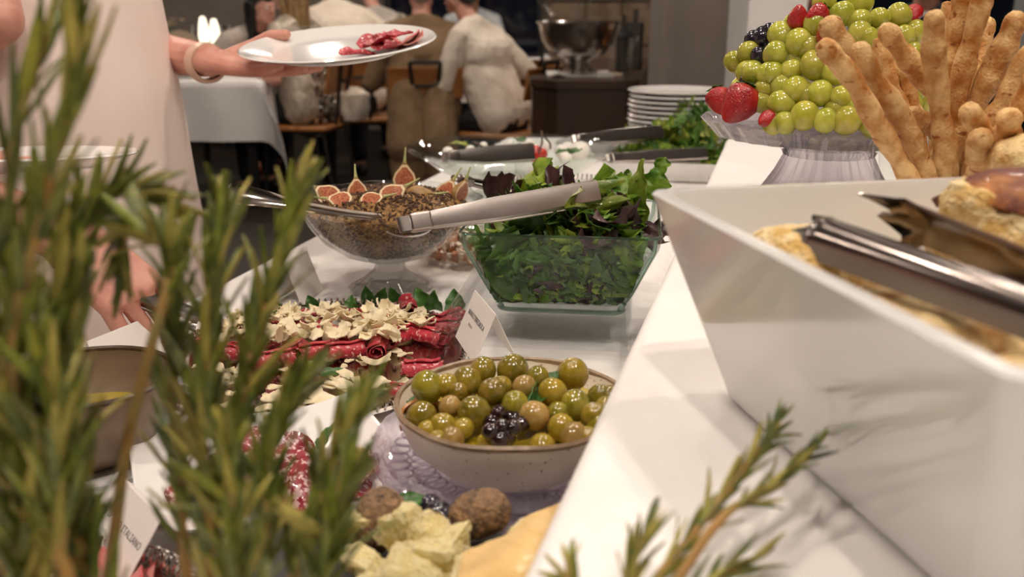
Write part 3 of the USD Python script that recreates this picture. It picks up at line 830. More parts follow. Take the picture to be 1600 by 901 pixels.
def person(name, label, J, cols, fine=.016, hair="short", hands=None, hand_s=1.0, face=(0, 1, 0), extra=None, skin="skin", sleeves="long", garment=None, shoes="black_metal", bottom="trousers", gloss=None):
    """J: joints in world coordinates (pelvis, chest, neck, head, and L/R shoulder, elbow, wrist, hip, knee, ankle, toe)."""
    g = []
    if J.get("torso", True):
        pel, che = J["pelvis"], J["chest"]
        ac = J["Rsh"] - J["Lsh"]; ac = ac / np.linalg.norm(ac)
        g += [[(pel + ac * .085, .10), (pel - ac * .085, .10), (che + ac * .07 + (0, 0, -.12), .095), (che - ac * .07 + (0, 0, -.12), .095)],
              [(che + ac * .07 + (0, 0, -.12), .095), (che - ac * .07 + (0, 0, -.12), .095), (che + ac * .10, .10), (che - ac * .10, .10)],
              [(che + ac * .10, .095), (che - ac * .10, .095), (J["Rsh"] - ac * .03, .058), (J["Lsh"] + ac * .03, .058)],
              [(J["Rsh"], .052), (J["Lsh"], .052), (J["neck"], .055)], [(J["neck"], .056), (J["head"] + (0, 0, -.06), .052)]]
    hg, HW = head_groups(J["head"], face)
    g += hg
    tips = []
    for S in "LR":
        g += limb(J[S + "sh"], J[S + "el"], .050, .038, .004) + limb(J[S + "el"], J[S + "wr"], .039, .026, .005)
        g += limb(J[S + "hip"], J[S + "kn"], .085, .055, .006) + limb(J[S + "kn"], J[S + "an"], .054, .036, .008)
        g += [[(J[S + "an"], .036), (J[S + "an"] * (1, 1, 0) + (0, 0, .035), .034), (J[S + "to"], .024)]]
        hd = (hands or {}).get(S)
        if hd is None:
            X = J[S + "wr"] - J[S + "el"]; hd = dict(X=X, Z=(0, 0, 1) if abs(X[2]) < .8 * np.linalg.norm(X) else (1, 0, 0), side=1 if S == "R" else -1)
            hd["side"] = 1 if S == "R" else -1
        hgps, tp = hand(J[S + "wr"], s=hand_s, **hd)
        g += hgps; tips += tp if (hands or {}).get(S) else []
    lo = J["pelvis"] * (1, 1, 0)
    t = thing(name, label, "person", frame(lo))
    body = bones(g, fine, 8 if fine > .01 else 6)
    bp = part(t, "body", body, skin, world=True, smooth=True)
    for k in (-1, 1):
        part(bp, "eye", moved(ico(.011, 2), HW((.083, k * .031, .012))), "eye_white", world=True, smooth=True)
    for p_, d_, z_ in tips:
        if fine < .008:
            nl_ = ico(1, 2); nl_.apply_scale((.0055, .0042, .0012))
            part(bp, "fingernail", moved(nl_, frame(p_ + z_ * .0066 - d_ / np.linalg.norm(d_) * .001, X=d_, Z=z_)), "nail", world=True, smooth=True)
    # clothing follows the body: the same limbs with a little more radius, cut at cuffs, hem and neckline
    def grow(gs, k):
        return [[(p, r + k) for p, r in q] for q in gs]
    if garment is None and J.get("torso", True):
        hemv = np.array([0, 0, 1.0])
        up_ = [[(pel + ac * .10, .116), (pel - ac * .10, .116), (che + ac * .10 + (0, 0, -.10), .118), (che - ac * .10 + (0, 0, -.10), .118)]] + grow(g[1:4], .014)
        for S in "LR":
            e = J[S + "el"] + (J[S + "wr"] - J[S + "el"]) * (.86 if sleeves == "long" else .1)
            if sleeves == "short":
                up_ += grow(limb(J[S + "sh"], J[S + "sh"] + (J[S + "el"] - J[S + "sh"]) * .6, .052, .046), .014)
            elif sleeves == "long":
                up_ += grow(limb(J[S + "sh"], J[S + "el"], .052, .042, .004), .015) + grow(limb(J[S + "el"], e, .043, .032, .003), .012)
        if "coat" in J:
            for S in "LR":
                h0 = J[S + "hip"]
                up_ += [[(h0 + (0, 0, .02), .115), (h0 + J["coat"], .10)], [(che + (h0 - J["pelvis"]) * (1, 1, 0) + (0, -.05, -.05), .10), (h0 + J["coat"] * (1, 1, .5), .115)]]
        top = bones(up_, fine * 1.1, 8)
        top = displace(top, .010, 11, len(label), 3)
        tp_ = part(t, "jacket" if "coat" in J else "shirt", top, cols[0], world=True, smooth=True)
        lower = []
        for S in "LR":
            lower += grow(limb(J[S + "hip"], J[S + "kn"], .086, .058, .006), .014) + grow(limb(J[S + "kn"], J[S + "an"] + (J[S + "kn"] - J[S + "an"]) * (.12 if bottom == "trousers" else .85), .058, .045, .006), .012)
        lower += [[(pel + ac * .09 + (0, 0, -.01), .112), (pel - ac * .09 + (0, 0, -.01), .112)]]
        low = displace(bones(lower, fine * 1.1, 8), .008, 10, 3, 3)
        part(t, bottom, low, cols[1], world=True, smooth=True)
        for S in "LR":
            a, b = J[S + "an"], J[S + "to"]
            part(t, "shoe", bones([[(a * (1, 1, 0) + (0, 0, .045), .046), (b + (0, 0, .005), .036), (a * (1, 1, 0) + (a - b) * (.25, .25, 0) + (0, 0, .042), .042)]], .02, 3), shoes, world=True, smooth=True)
    # hair
    F = frame(J["head"], X=face); Wh = lambda p: F[:3, :3] @ np.asarray(p, float) + F[:3, 3]
    hg = [[(Wh((-.03, 0, .055)), .088), (Wh((.015, 0, .068)), .078), (Wh((-.05, 0, -.0)), .066)]]
    if hair == "long":
        hg += [[(Wh((-.06, .05, .02)), .055), (Wh((-.06, -.05, .02)), .055), (Wh((-.085, .05, -.20)), .035), (Wh((-.085, -.05, -.20)), .035)],
               [(Wh((-.02, .075, .03)), .025), (Wh((-.03, .075, -.15)), .025)], [(Wh((-.02, -.075, .03)), .025), (Wh((-.03, -.075, -.15)), .025)]]
    hm = displace(bones(hg, fine, 6), .008, 24, 5)
    part(t, "hair", hm, cols[2], world=True, smooth=True)
    if extra:
        extra(t, J) if garment else extra(tp_, J)
    return t


def seated(base, yaw, lean=.05, L=(.30, .34, .80), R=(.30, .34, .80), seat=.47, h=1.0, twist=0, knees=.42, turn=0):
    """Joints of a seated figure: pelvis over base, facing yaw (degrees, 0 = +y away from the camera). L, R: wrist (sideways, forward, height)."""
    c, s = math.cos(math.radians(yaw)), math.sin(math.radians(yaw))
    W = lambda p: np.array([base[0] + p[0] * c - p[1] * s, base[1] + p[0] * s + p[1] * c, p[2]])
    J = {"pelvis": W((0, 0, seat + .10)), "chest": W((0, lean * .8, seat + .44 * h)), "neck": W((0, lean * 1.3, seat + .60 * h)), "head": W((0, lean * 1.7 + .02, seat + .78 * h))}
    for S, k, w in (("L", -1, L), ("R", 1, R)):
        sh = np.array([k * .185, lean * 1.15, seat + .54 * h])
        wr = np.array([k * w[0] if True else 0, w[1], w[2]])
        mid = (sh + wr) / 2; d = wr - sh; Ld = np.linalg.norm(d)
        hgt = math.sqrt(max(.29 ** 2 - (Ld / 2) ** 2, .001))
        o = np.array([k * .45, -.15, -1.0]); o = o - d * (o @ d) / Ld ** 2; o /= np.linalg.norm(o)
        J[S + "sh"], J[S + "el"], J[S + "wr"] = W(sh), W(mid + o * hgt), W(wr)
        J[S + "hip"], J[S + "kn"], J[S + "an"], J[S + "to"] = W((k * .09, .02, seat + .09)), W((k * .11, knees, seat + .07)), W((k * .12, knees - .02, .085)), W((k * .13, knees + .13, .035))
    return J, tuple(W((0, 1, 0)) - W((0, 0, 0)))


J, f = seated((-.50, 5.555), 6, .10, (.20, .36, .80), (.22, .34, .80), seat=.46)
J["coat"] = np.array([0, -.14, -.30]); person("person", "man in a tan jacket sitting with his back turned on an orange chair", J, ("jacket_tan", "trousers_dark", "hair_grey"), face=f)
J, f = seated((-.04, 5.60), 62, .16, (.10, .50, .80), (.26, .30, .74), seat=.45)
person("person", "man in a white shirt and dark trousers seated beside the service bar", J, ("shirt_white", "trousers_dark", "hair_black"), face=f)


def sequins(t, J):
    r = np.random.default_rng(8); ms = []
    body = bones([[(J["pelvis"] + (0, 0, -.04), .150), (J["chest"], .140)]], .02, 6)
    pts, fi = trimesh.sample.sample_surface(body, 1100, seed=3)
    for p_, i in zip(pts, fi):
        nrm = body.face_normals[i] + r.normal(size=3) * .45
        ms.append(moved(trimesh.creation.cylinder(.013, .001, sections=8), zframe(p_ + body.face_normals[i] * .004, nrm)))
    part(t, "sequins", cat_(ms), "silver", world=True, smooth=False, kind="stuff")


J, f = seated((-1.24, 5.98), 70, .06, (.20, .30, .82), (.20, .30, .82), seat=.47)
person("person", "woman in a sparkling sequined top with long fair hair at the left guest table", J, ("sequin", "trousers_dark", "hair_blonde"), face=f, hair="long", sleeves="none", extra=sequins, skin="skin")
J, f = seated((-1.02, 6.42), 25, .34, (.16, .52, .80), (.24, .46, .80), seat=.50, h=1.08)
person("person", "broad guest in a cream shirt leaning over a table, behind the held plate", J, ("shirt_cream", "trousers_dark", "hair_brown"), face=f)
J, f = seated((-2.06, 7.15), -130, .26, (.18, .40, .80), (.18, .40, .80), seat=.47, h=.86)
person("person", "guest with long black hair and red shoes at the left guest table", J, ("shirt_grey", "skirt_skin", "hair_black") if False else ("shirt_grey", "trousers_dark", "hair_black"), face=f, hair="long", shoes="shoe_red")
J, f = seated((-.88, 7.25), 30, .22, (.14, .42, .82), (.18, .42, .82), seat=.50)
person("person", "guest in a grey blouse bent over the far table beside white flowers", J, ("shirt_grey", "trousers_dark", "hair_grey"), face=f)
J, f = seated((-.33, 8.6), 180, .20, (.10, .50, .86), (.12, .48, .86), seat=.50)
person("person", "guest in a pale print shirt facing the camera across the middle table", J, ("shirt_print", "trousers_dark", "hair_brown"), face=f, skin="skin_tan", sleeves="short")
J, f = seated((1.40, 5.25), -75, .06, (.20, .36, .78), (.2, .34, .78), seat=.46)
person("person", "guest in a peach shirt seated beyond the grey pier by the night window", J, ("shirt_peach", "trousers_dark", "hair_brown"), face=f)
J, f = seated((1.86, 4.45), 150, .08, (.2, .34, .78), (.2, .34, .78), seat=.52)
person("person", "guest in a navy floral top seated behind the fruit and breadsticks", J, ("navy_floral", "trousers_dark", "hair_black"), face=f, sleeves="short")
copy_of(CH, frame((1.87, 4.48, 0), rz=150), "orange chair of the guest in the navy floral top")


# the woman in the pale dress, holding out a plate with her left hand
def standing(base, yaw, h=1.0):
    c, s = math.cos(math.radians(yaw)), math.sin(math.radians(yaw))
    W = lambda p: np.array([base[0] + p[0] * c - p[1] * s, base[1] + p[0] * s + p[1] * c, p[2] * h])
    J = {"pelvis": W((0, 0, .95)), "chest": W((0, .01, 1.25)), "neck": W((0, .0, 1.42)), "head": W((0, .03, 1.56))}
    for S, k in (("L", -1), ("R", 1)):
        J[S + "sh"] = W((k * .17, 0, 1.36)); J[S + "el"] = W((k * .23, -.02, 1.07)); J[S + "wr"] = W((k * .22, .12, .86))
        J[S + "hip"], J[S + "kn"], J[S + "an"], J[S + "to"] = W((k * .09, 0, .88)), W((k * .10, .02, .48)), W((k * .10, -.02, .08)), W((k * .12, .13, .03))
    return J, tuple(W((0, 1, 0)) - W((0, 0, 0))), W


def dress_mesh(W, prof, seed, n=96):
    """An A-line dress: (height, half width, half depth) rings, with hanging folds growing towards the hem."""
    rings = []; th = np.arange(n) * 2 * np.pi / n
    pr = np.array(prof); zz = np.linspace(pr[0][0], pr[-1][0], 46)
    for z in zz:
        hx, hy = np.interp(z, pr[::-1, 0], pr[::-1, 1]), np.interp(z, pr[::-1, 0], pr[::-1, 2])
        k = np.clip((pr[0][0] - z) / 1.1, 0, 1)
        w = 1 + .035 * k * np.sin(9 * th + seed + 2 * z) + .02 * k * np.sin(17 * th + seed * 2 - z)
        rings.append(np.array([W((hx * w_ * math.cos(a), hy * w_ * math.sin(a), z)) for a, w_ in zip(th, w)]))
    return loft(rings)


PLT = D(531, 84, 1.54)
PN = np.array([-.055, -.145, 1.0]); PN /= np.linalg.norm(PN)          # the held plate leans towards the camera and up to the right
J, f, W1 = standing((-.745, 1.62), -105)
J["Lwr"] = D(326, 95, 1.60); J["Lel"] = np.array([-.74, 1.90, 1.075]); J["Lsh"] = W1((-.17, 0, 1.36))
J["Rel"] = W1((.218, .084, 1.135)); J["Rwr"] = np.array([-.93, 1.36, 1.02])
hl = dict(X=D(520, 128, 1.54) - J["Lwr"], Z=(.05, .12, -1), side=-1, curl=((.10, .12, .10), (.12, .10, .10), (.12, .12, .10), (.15, .15, .12)), spread=.08,
          thumb=[(.018, .024, -.002), (.050, .050, -.022), (.082, .056, -.042), (.112, .050, -.050)])


def dress1(t, J):
    d = dress_mesh(W1, [(1.40, .15, .085), (1.36, .20, .12), (1.22, .19, .15), (1.0, .21, .178), (.86, .225, .185), (.5, .27, .21), (.12, .31, .25)], 1.3)
    part(t, "dress", d, "dress", world=True, smooth=True)
    w = J["Lwr"]; e = J["Lel"]; ax = (w - e) / np.linalg.norm(w - e)
    part(t, "bracelet", moved(lathe([(.0265, -.014), (.0315, -.014), (.0335, 0), (.0315, .014), (.0265, .014), (.026, 0)], 36, closed=True), zframe(w - ax * .012 + np.array([0, 0, -.004]), ax)), "bracelet", world=True)


person("person", "woman in a long pale pink dress holding out a plate over the buffet", J, ("dress", "dress", "hair_brown"), fine=.0065, hair="long", hands={"L": hl}, face=f, extra=dress1, skin="skin_red", garment=1)
# guest at the frame's left edge: holds a plate, reaches for the food with tongs
J, f, W3 = standing((-.90, .98), -95)
J["Lsh"], J["Lel"], J["Lwr"] = np.array([-.88, 1.15, 1.36]), np.array([-.80, 1.28, 1.13]), np.array([-.715, 1.07, 1.0])
J["Rsh"], J["Rel"], J["Rwr"] = np.array([-.86, .82, 1.34]), np.array([-.70, .86, 1.06]), D(105, 372, 1.0)
PL2 = D(48, 262, 1.07)
hl = dict(X=(.9, -.2, -.12), Z=(0, -.3, -.95), side=-1, curl=((.1, .12, .1),) * 4, thumb=[(.018, .022, 0), (.045, .045, -.018), (.072, .05, -.034), (.10, .045, -.042)])
hr = dict(X=D(178, 432, 1.0) - J["Rwr"], Z=(.35, -.55, .75), side=1, curl=((.75, .55, .3), (.55, .55, .35), (.45, .5, .35), (.45, .5, .35)), spread=.10,
          thumb=[(.02, .022, -.006), (.048, .030, -.026), (.075, .026, -.045), (.100, .018, -.058)])


def dress3(t, J):
    part(t, "dress", dress_mesh(W3, [(1.40, .15, .085), (1.36, .19, .12), (1.22, .17, .13), (1.0, .17, .13), (.86, .20, .15), (.5, .24, .18), (.25, .26, .19)], 2.1), "dress", world=True, smooth=True)


person("person", "guest reaching in from the left edge behind the rosemary, with a plate", J, ("dress", "dress", "hair_black"), fine=.0065, hair="short", hands={"L": hl, "R": hr}, face=f, extra=dress3, skin="skin_red", garment=1)

PR = .153
hp = zframe(PLT, PN)
put("held_plate", plate_mesh(PR, .016), "porcelain", "white plate with cold meat held out by the woman in the pale dress", "plate", M=hp)
for k, (px, py, l, w, m_, lab) in enumerate(((565, 82, .055, .026, "bresaola", "dark red slice of cured meat lying across the held plate"), (536, 92, .04, .018, "bresaola", "small red strip of cured meat nearest the front of the held plate"),
                                            (590, 84, .045, .030, "bresaola", "folded wine red slice of meat in the middle of the held plate"), (615, 78, .07, .045, "ham", "large pale pink slice of ham on the held plate"),
                                            (635, 76, .05, .035, "ham", "small pale pink slice of ham at the right of the held plate"))):
    r_ = ray(px, py); q = CAM + r_ * (((PLT - CAM) @ PN + .010) / (r_ @ PN))
    s_ = leaf(l * 1.6, w * 1.5, 12, 7, .10, 2, .2, .5, .4, seed=k, th=.002)
    put("meat_slice", moved(s_, frame(q + PN * .006, X=(np.cos(.5 + k * .3), np.sin(.5 + k * .3), .35 if k == 0 else .05), Z=PN)), m_, lab, "cured meat")
put("held_plate", plate_mesh(.115, .014), "porcelain", "white plate held at the left edge of the picture above a reaching hand", "plate", M=zframe(PL2, (.0, .075, 1)))

# ------------------------------------------------------------------ the buffet table and the raised tier
Y1 = 2.95
tl = thing("buffet_table", "long buffet table under a white cloth", "table", (.5, 1.3, 0))
corner = [(table_x(-1.2), -1.2), (1.9, -1.2), (1.9, Y1), (table_x(Y1), Y1)]
part(tl, "tabletop", prism([(x, y) for x, y in [(table_x(-1.2) + .02, -1.19), (1.88, -1.19), (1.88, Y1 - .02), (table_x(Y1) + .02, Y1 - .02)]], T - .045, T - .004), "wood_dark", world=True, smooth=False)
for x, y in ((-.78, -1.0), (1.7, -1.0), (1.7, 2.7), (.1, 2.7)):
    part(tl, "leg", boxw(x - .03, x + .03, y - .03, y + .03, 0, T - .045), "wood_dark", world=True, smooth=False)


def draped(x_of, y0, y1, x1, ztop, zbot, r=.008, n=(90, 40), seed=0, amp=.0015, step=0):
    """A cloth: across the top from the right, rolled over the left edge (and far edge) and hanging down to zbot."""
    ys = np.concatenate([np.linspace(y0, y1 - .02, n[0])])
    top = np.linspace(1, 0, n[1]) ** 1.6
    rows = []
    for y in ys:
        xl = x_of(y); w = .006 * np.sin(y * 21 + seed) + .004 * np.sin(y * 47 + seed * 2)
        pts = [(xl + r + (x1 - xl - r) * t, y, ztop) for t in top]
        pts += [(xl + r - r * math.sin(a), y, ztop - r + r * math.cos(a)) for a in np.linspace(.3, np.pi / 2, 5)]
        hang = np.linspace(0, 1, 14)[1:]
        pts += [(xl - .004 * h_ - w * h_ * (3 if zbot < .5 else 1), y, ztop - r - (ztop - r - zbot) * h_) for h_ in hang]
        rows.append(pts)
    G = np.array(rows)
    tail = []
    for a in np.linspace(.3, np.pi / 2, 5):
        q = G[-1].copy(); q[:, 1] = y1 - .02 + .02 * math.sin(a); q[:, 2] = q[:, 2] - (.02 - .02 * math.cos(a)) * (q[:, 2] > zbot + .03); tail.append(q)
    for h_ in np.linspace(0, 1, 10)[1:]:
        q = tail[4].copy(); q[:, 2] = np.minimum(q[:, 2], ztop - .02 - (ztop - .02 - zbot) * h_); q[:, 1] += .012 * h_; tail.append(q)
    G = np.concatenate([G, np.array(tail)])
    nz = meshkit.fbm(np.stack([G[..., 0] * 7, G[..., 1] * 5, G[..., 2] * 7], -1), 4, seed) - .5
    G[..., 2] += amp * 2 * nz; G[..., 0] += amp * 1.5 * nz * (G[..., 2] < ztop - .01)
    return sheet(G, .0016)


put("buffet_tablecloth", draped(table_x, -1.22, Y1, 1.92, T, .06, seed=1, amp=.0007), "cloth", "white tablecloth spread under the dishes of the buffet", "tablecloth", smooth=60)
rb = thing("riser_box", "long wooden riser box under the raised white cloth", "riser", (.5, .6, T))
part(rb, "riser_board", prism([(tier_x(-1.0) + .012, -1.0), (1.7, -1.0), (1.7, 1.74), (tier_x(1.74) + .012, 1.74)], TI - .024, TI - .005), "wood_dark", world=True, smooth=False)
for s in range(3):
    y = -.6 + s * 1.0
    part(rb, "riser_support", boxw(tier_x(y) + .1, 1.6, y, y + .03, T + .003, TI - .024), "wood_dark", world=True, smooth=False)
put("riser_cloth", draped(tier_x, -1.02, 1.78, 1.72, TI, T + .004, r=.010, n=(150, 60), seed=4, amp=.0022), "cloth_fold", "white cloth draped over the raised tier beneath the bread dish", "tablecloth", smooth=60)

# ------------------------------------------------------------------ bread dish on the tier
A0 = np.array([.0827, .58]); e1 = np.array([.213, -.977]); e2 = np.array([.977, .213])
DC = A0 + .16 * (e1 + e2); dang = math.degrees(math.atan2(e2[1], e2[0])); DM = frame((DC[0], DC[1], TI + .001), rz=dang)
dish = put("serving_dish", loft([rsq(.118, .118, .012, 0), rsq(.121, .121, .014, .003), rsq(.1585, .1585, .010, .117), rsq(.160, .160, .010, .121), rsq(.1585, .1585, .009, .1225), rsq(.153, .153, .007, .1225),
                                 rsq(.1515, .1515, .008, .119), rsq(.117, .117, .012, .012), rsq(.112, .112, .014, .008)]), "porcelain_cool",
           "large square white porcelain dish of bread on the raised tier", "dish", M=DM, smooth=40)


def inD(u, v, z):                                # a point in the dish's own frame: u to the right/back, v towards the camera
    p = DC + u * e2 + v * e1
    return np.array([p[0], p[1], TI + z])


def bread(name, label, u, v, z, sx, sy, sz, rz, seed, top="crust", tilt=(0, 0)):
    b = thing(name, label, "bread", frame(inD(u, v, z)) @ trimesh.transformations.euler_matrix(tilt[0], tilt[1], math.radians(rz + dang), "sxyz"))
    m1 = rbox(sx, sy, sz * .86, .012, (0, 0, 0)); m1 = m1.subdivide_to_size(.006); m1 = displace(m1, .007, 60, seed, 4)
    part(b, "crumb", m1, "crumb", smooth=True)
    G = np.array([[(x * sx * .475, y * sy * .475, sz * .84 + .010 * (1 - abs(x) ** 6) * (1 - abs(y) ** 6) - .008 * (abs(x) ** 8 + abs(y) ** 8)) for y in np.linspace(-1, 1, 16)] for x in np.linspace(-1, 1, 16)])
    m2 = displace(sheet(G, .006), .0035, 60, seed + 5, 3)
    part(b, "crust", m2, top, smooth=True)


bread("bread_piece", "thick focaccia piece with dark brown crust at the far right of the dish", .068, -.050, .074, .150, .125, .062, 8, 1, tilt=(.06, .10))
bread("bread_piece", "pale crumbly bread piece at the far left corner of the dish under the tongs", -.094, -.074, .060, .066, .07, .048, 14, 2, top="crumb")
bread("bread_piece", "golden bread piece along the left wall of the dish beneath the tongs", -.070, .014, .052, .100, .10, .042, -5, 3, top="golden_crust", tilt=(0, -.05))
bread("bread_piece", "golden bread piece nearest the camera in the dish", -.056, .098, .048, .130, .07, .044, 3, 4, top="golden_crust")
bread("bread_piece", "bread piece on the floor of the dish below the dark focaccia", .052, .030, .024, .14, .14, .045, -10, 5, top="golden_crust")
bread("bread_piece", "bread piece hidden low at the back of the dish", -.025, -.055, .022, .13, .09, .038, 4, 6, top="golden_crust")
cr = []
r = np.random.default_rng(3)
for k in range(26):
    cr.append(moved(displace(ico(.0025 + .003 * r.random(), 1), .001, 200, k), inD(-.125 + .05 * r.random(), -.12 + .06 * r.random(), .098 + .004 * r.random())))


def tong_arm(L, w0, w1, depth, teeth=0, bend=.0, n=30, nc=11, th=.0016, tooth=.012):
    """One arm of serving tongs along +x: a channel of width w0 at the hinge to w1, cupped by depth, ending in a scalloped claw."""
    G = []
    for i, u in enumerate(np.linspace(0, 1, n)):
        w = w0 + (w1 - w0) * u; row = []
        flare = 1 + .25 * np.clip((u - .86) / .14, 0, 1)
        for v in np.linspace(-1, 1, nc):
            x = L * u
            if teeth and u > .93:
                x += tooth * (u - .93) / .07 * (math.cos(v * math.pi * teeth) * .5 + .1)
            z = bend * u * u + depth * (1 - v * v) * (1 - .35 * u) - np.clip((u - .9) / .1, 0, 1) * .010 * (1 if teeth else .3)
            row.append((x, w / 2 * v * flare, z))
        G.append(row)
    return sheet(np.array(G), th)


def tongs(name, label, tip, hinge, up, L, w0, w1, depth, gap, teeth, m="steel", spread_dir=None):
    """Tongs from hinge to tip: two facing channels joined by a round hinge."""
    tip, hinge = np.asarray(tip, float), np.asarray(hinge, float)
    X = tip - hinge; L = np.linalg.norm(X)
    t = thing(name, label, "tongs", frame(hinge, X=X, Z=up), "serving tongs" if False else None)
    for s in (1, -1):
        a = tong_arm(L, w0, w1, depth * s, teeth)
        if s < 0 and teeth:
            a = tong_arm(L, w0, w1, depth, teeth); a.vertices[:, 2] *= -1; a.invert()
        R = trimesh.transformations.rotation_matrix(-s * math.atan2(gap, L), (0, 1, 0))
        part(t, "arm", moved(a, frame((0, 0, s * w0 * .25)) @ R), m)
    part(t, "hinge", moved(lathe([(0, -w0 * .55), (w0 * .34, -w0 * .55), (w0 * .38, -w0 * .4), (w0 * .38, w0 * .4), (w0 * .34, w0 * .55), (0, w0 * .55)], 24), trimesh.transformations.rotation_matrix(math.pi / 2, (1, 0, 0))), m)
    return t


# bread tongs: near arm lies along the left rim, far arm with its claw open towards the left
bt = thing("tongs", "big dark reflecting bread tongs with clawed tips lying in the bread dish", "tongs", frame(inD(.16, .20, .115)))


def arm_between(t, tip, root, Z, w0, w1, depth, teeth, m, tooth=.012):
    X = np.asarray(tip) - np.asarray(root); L = np.linalg.norm(X)
    a = tong_arm(L, w0, w1, depth, teeth, tooth=tooth)
    return part(t, "arm", moved(a, frame(root, X=X, Z=Z)), m, world=True)


tipA, rootA = D(1240, 358, .507), D(1690, 520, .345)
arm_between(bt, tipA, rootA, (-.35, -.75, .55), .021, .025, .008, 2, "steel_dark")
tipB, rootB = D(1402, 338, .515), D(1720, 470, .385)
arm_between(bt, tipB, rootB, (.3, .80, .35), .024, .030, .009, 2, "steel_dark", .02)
part(bt, "hinge", tube([rootA + (rootA - tipA) * .02, (rootA + rootB) / 2 + (rootA - tipA) * .10, rootB + (rootB - tipB) * .02], .012), "steel_dark", world=True)

# ------------------------------------------------------------------ fruit stand
FC = np.array([.358, 1.085]); FR = .142; FZ = 1.03


def flutes(n, amp, rmin, rmax):
    def f(TH, R, Z):
        k = np.clip((R - rmin) / (rmax - rmin), 0, 1)
        return R * (1 + amp * k * np.cos(n * TH)), Z
    return f


fs = thing("fruit_stand", "purple tinted pressed glass pedestal stand holding grapes and strawberries", "cake stand", (FC[0], FC[1], TI))
hz = FZ - TI
part(fs, "pedestal", lathe([(0, 0), (.092, 0), (.093, .005), (.082, .014), (.068, .032), (.056, .052), (.048, hz - .04), (.052, hz - .03), (0, hz - .028)], 120, flutes(30, .05, .02, .06)), "glass_smoke")
part(fs, "plate", lathe([(0, hz - .03), (.06, hz - .03), (.125, hz - .018), (FR - .004, hz - .004), (FR, hz), (FR - .003, hz + .003), (.122, hz - .012), (.06, hz - .022), (0, hz - .022)], 128, flutes(32, .018, .05, FR)), "glass_smoke")


def mound_hit(px, py, c, R, z0, h, inset=0):
    """Where the photo's ray meets a heap: a dome of height h and radius R on level z0."""
    r_ = ray(px, py); ts = np.linspace(.3, 3.2, 4000)
    q = CAM + r_[None] * ts[:, None]
    rr = np.hypot(q[:, 0] - c[0], q[:, 1] - c[1])
    surf = z0 + h * np.clip(1 - (rr / R) ** 2.2, 0, 1)
    ok = np.nonzero((rr < R) & (q[:, 2] <= surf))[0]
    if len(ok):
        return q[ok[0]] + r_ * (inset / np.linalg.norm(r_))
    k = np.argmin(rr + np.clip(z0 - q[:, 2], 0, 1))
    return q[k]


GR = [(1220, 55, 21), (1248, 66, 21), (1213, 85, 20), (1207, 116, 20), (1273, 37, 18), (1273, 103, 23), (1243, 141, 21), (1282, 146, 21), (1315, 153, 19), (1222, 163, 22), (1257, 181, 23), (1290, 188, 19),
      (1323, 188, 23), (1207, 193, 17), (1227, 192, 18), (1303, 115, 19), (1338, 170, 18), (1315, 23, 20), (1343, 33, 18), (1373, 30, 18), (1405, 25, 20), (1430, 50, 18), (1356, 60, 17), (1343, 50, 18), (1288, 2, 19),
      (1343, 4, 21), (1413, 57, 17), (1426, 83, 17), (1170, 82, 18), (1148, 97, 17), (1176, 113, 19), (1201, 117, 20), (1211, 85, 19), (1221, 58, 19), (1166, 113, 17), (1220, 133, 19), (1236, 112, 19), (1262, 75, 20),
      (1300, 60, 19), (1320, 90, 19), (1335, 120, 19), (1380, 60, 19), (1395, 90, 19), (1196, 140, 18), (1262, 150, 19), (1305, 172, 19), (1350, 140, 19), (1385, 130, 19), (1405, 130, 18), (1190, 160, 17), (1370, 100, 19), (1240, 40, 18),
      (1375, 165, 19), (1405, 170, 19), (1360, 195, 19)]
r = np.random.default_rng(11)
placed = []


def blob(name, pos, rad, stretch, m, label, cat, group, seed, amp=.03, sub=3, tilt=.6, dimple=0):
    b = ico(1, sub)
    b.vertices *= (1, 1, stretch)
    b = displace(b, amp, 1.3, seed, 2)
    if dimple:
        k = np.exp(-((b.vertices[:, 0] ** 2 + b.vertices[:, 1] ** 2) / .02)) * (b.vertices[:, 2] > 0)
        b.vertices[:, 2] -= dimple * k
    b.vertices *= rad
    a = r.normal(size=2) * tilt
    return put(name, b, m, label, cat, group, M=frame(pos) @ trimesh.transformations.euler_matrix(a[0], a[1], r.random() * 6.28, "sxyz"), smooth=True)


for k, (px, py, pr_) in enumerate(GR):
    q = mound_hit(px, py, FC, FR + .012, FZ - .004, .165)
    w = (q - CAM) @ FW; rad = pr_ * w / FPX
    q = q + ray(px, py) / np.linalg.norm(ray(px, py)) * rad * (.75 if k < 34 else 1.3)
    q[2] = max(q[2], FZ - .012 + rad)
    placed.append((q, rad))
    rowed(blob("grape", q, rad, 1.1, "grape", None, "grape", "green grapes on the fruit stand", k), q, "plump green grape", "of the fruit stand")
for k in range(34):                              # the grapes underneath
    a = r.random() * 6.28; rr = .105 * math.sqrt(r.random()); z = FZ + .008 + (.10 * (1 - (rr / .12) ** 2)) * r.random() * .75
    q = np.array([FC[0] + rr * math.cos(a), FC[1] + rr * math.sin(a) + .01, z])
    if min(np.linalg.norm(q - p) / (R_ + .013) for p, R_ in placed) < .78:
        continue
    placed.append((q, .0135))
    gp = blob("grape", q, .0138, 1.1, "grape", None, "grape", "green grapes under the heap", k + 100)
    rowed(gp, q, "inner green grape", "under the heap on the stand")
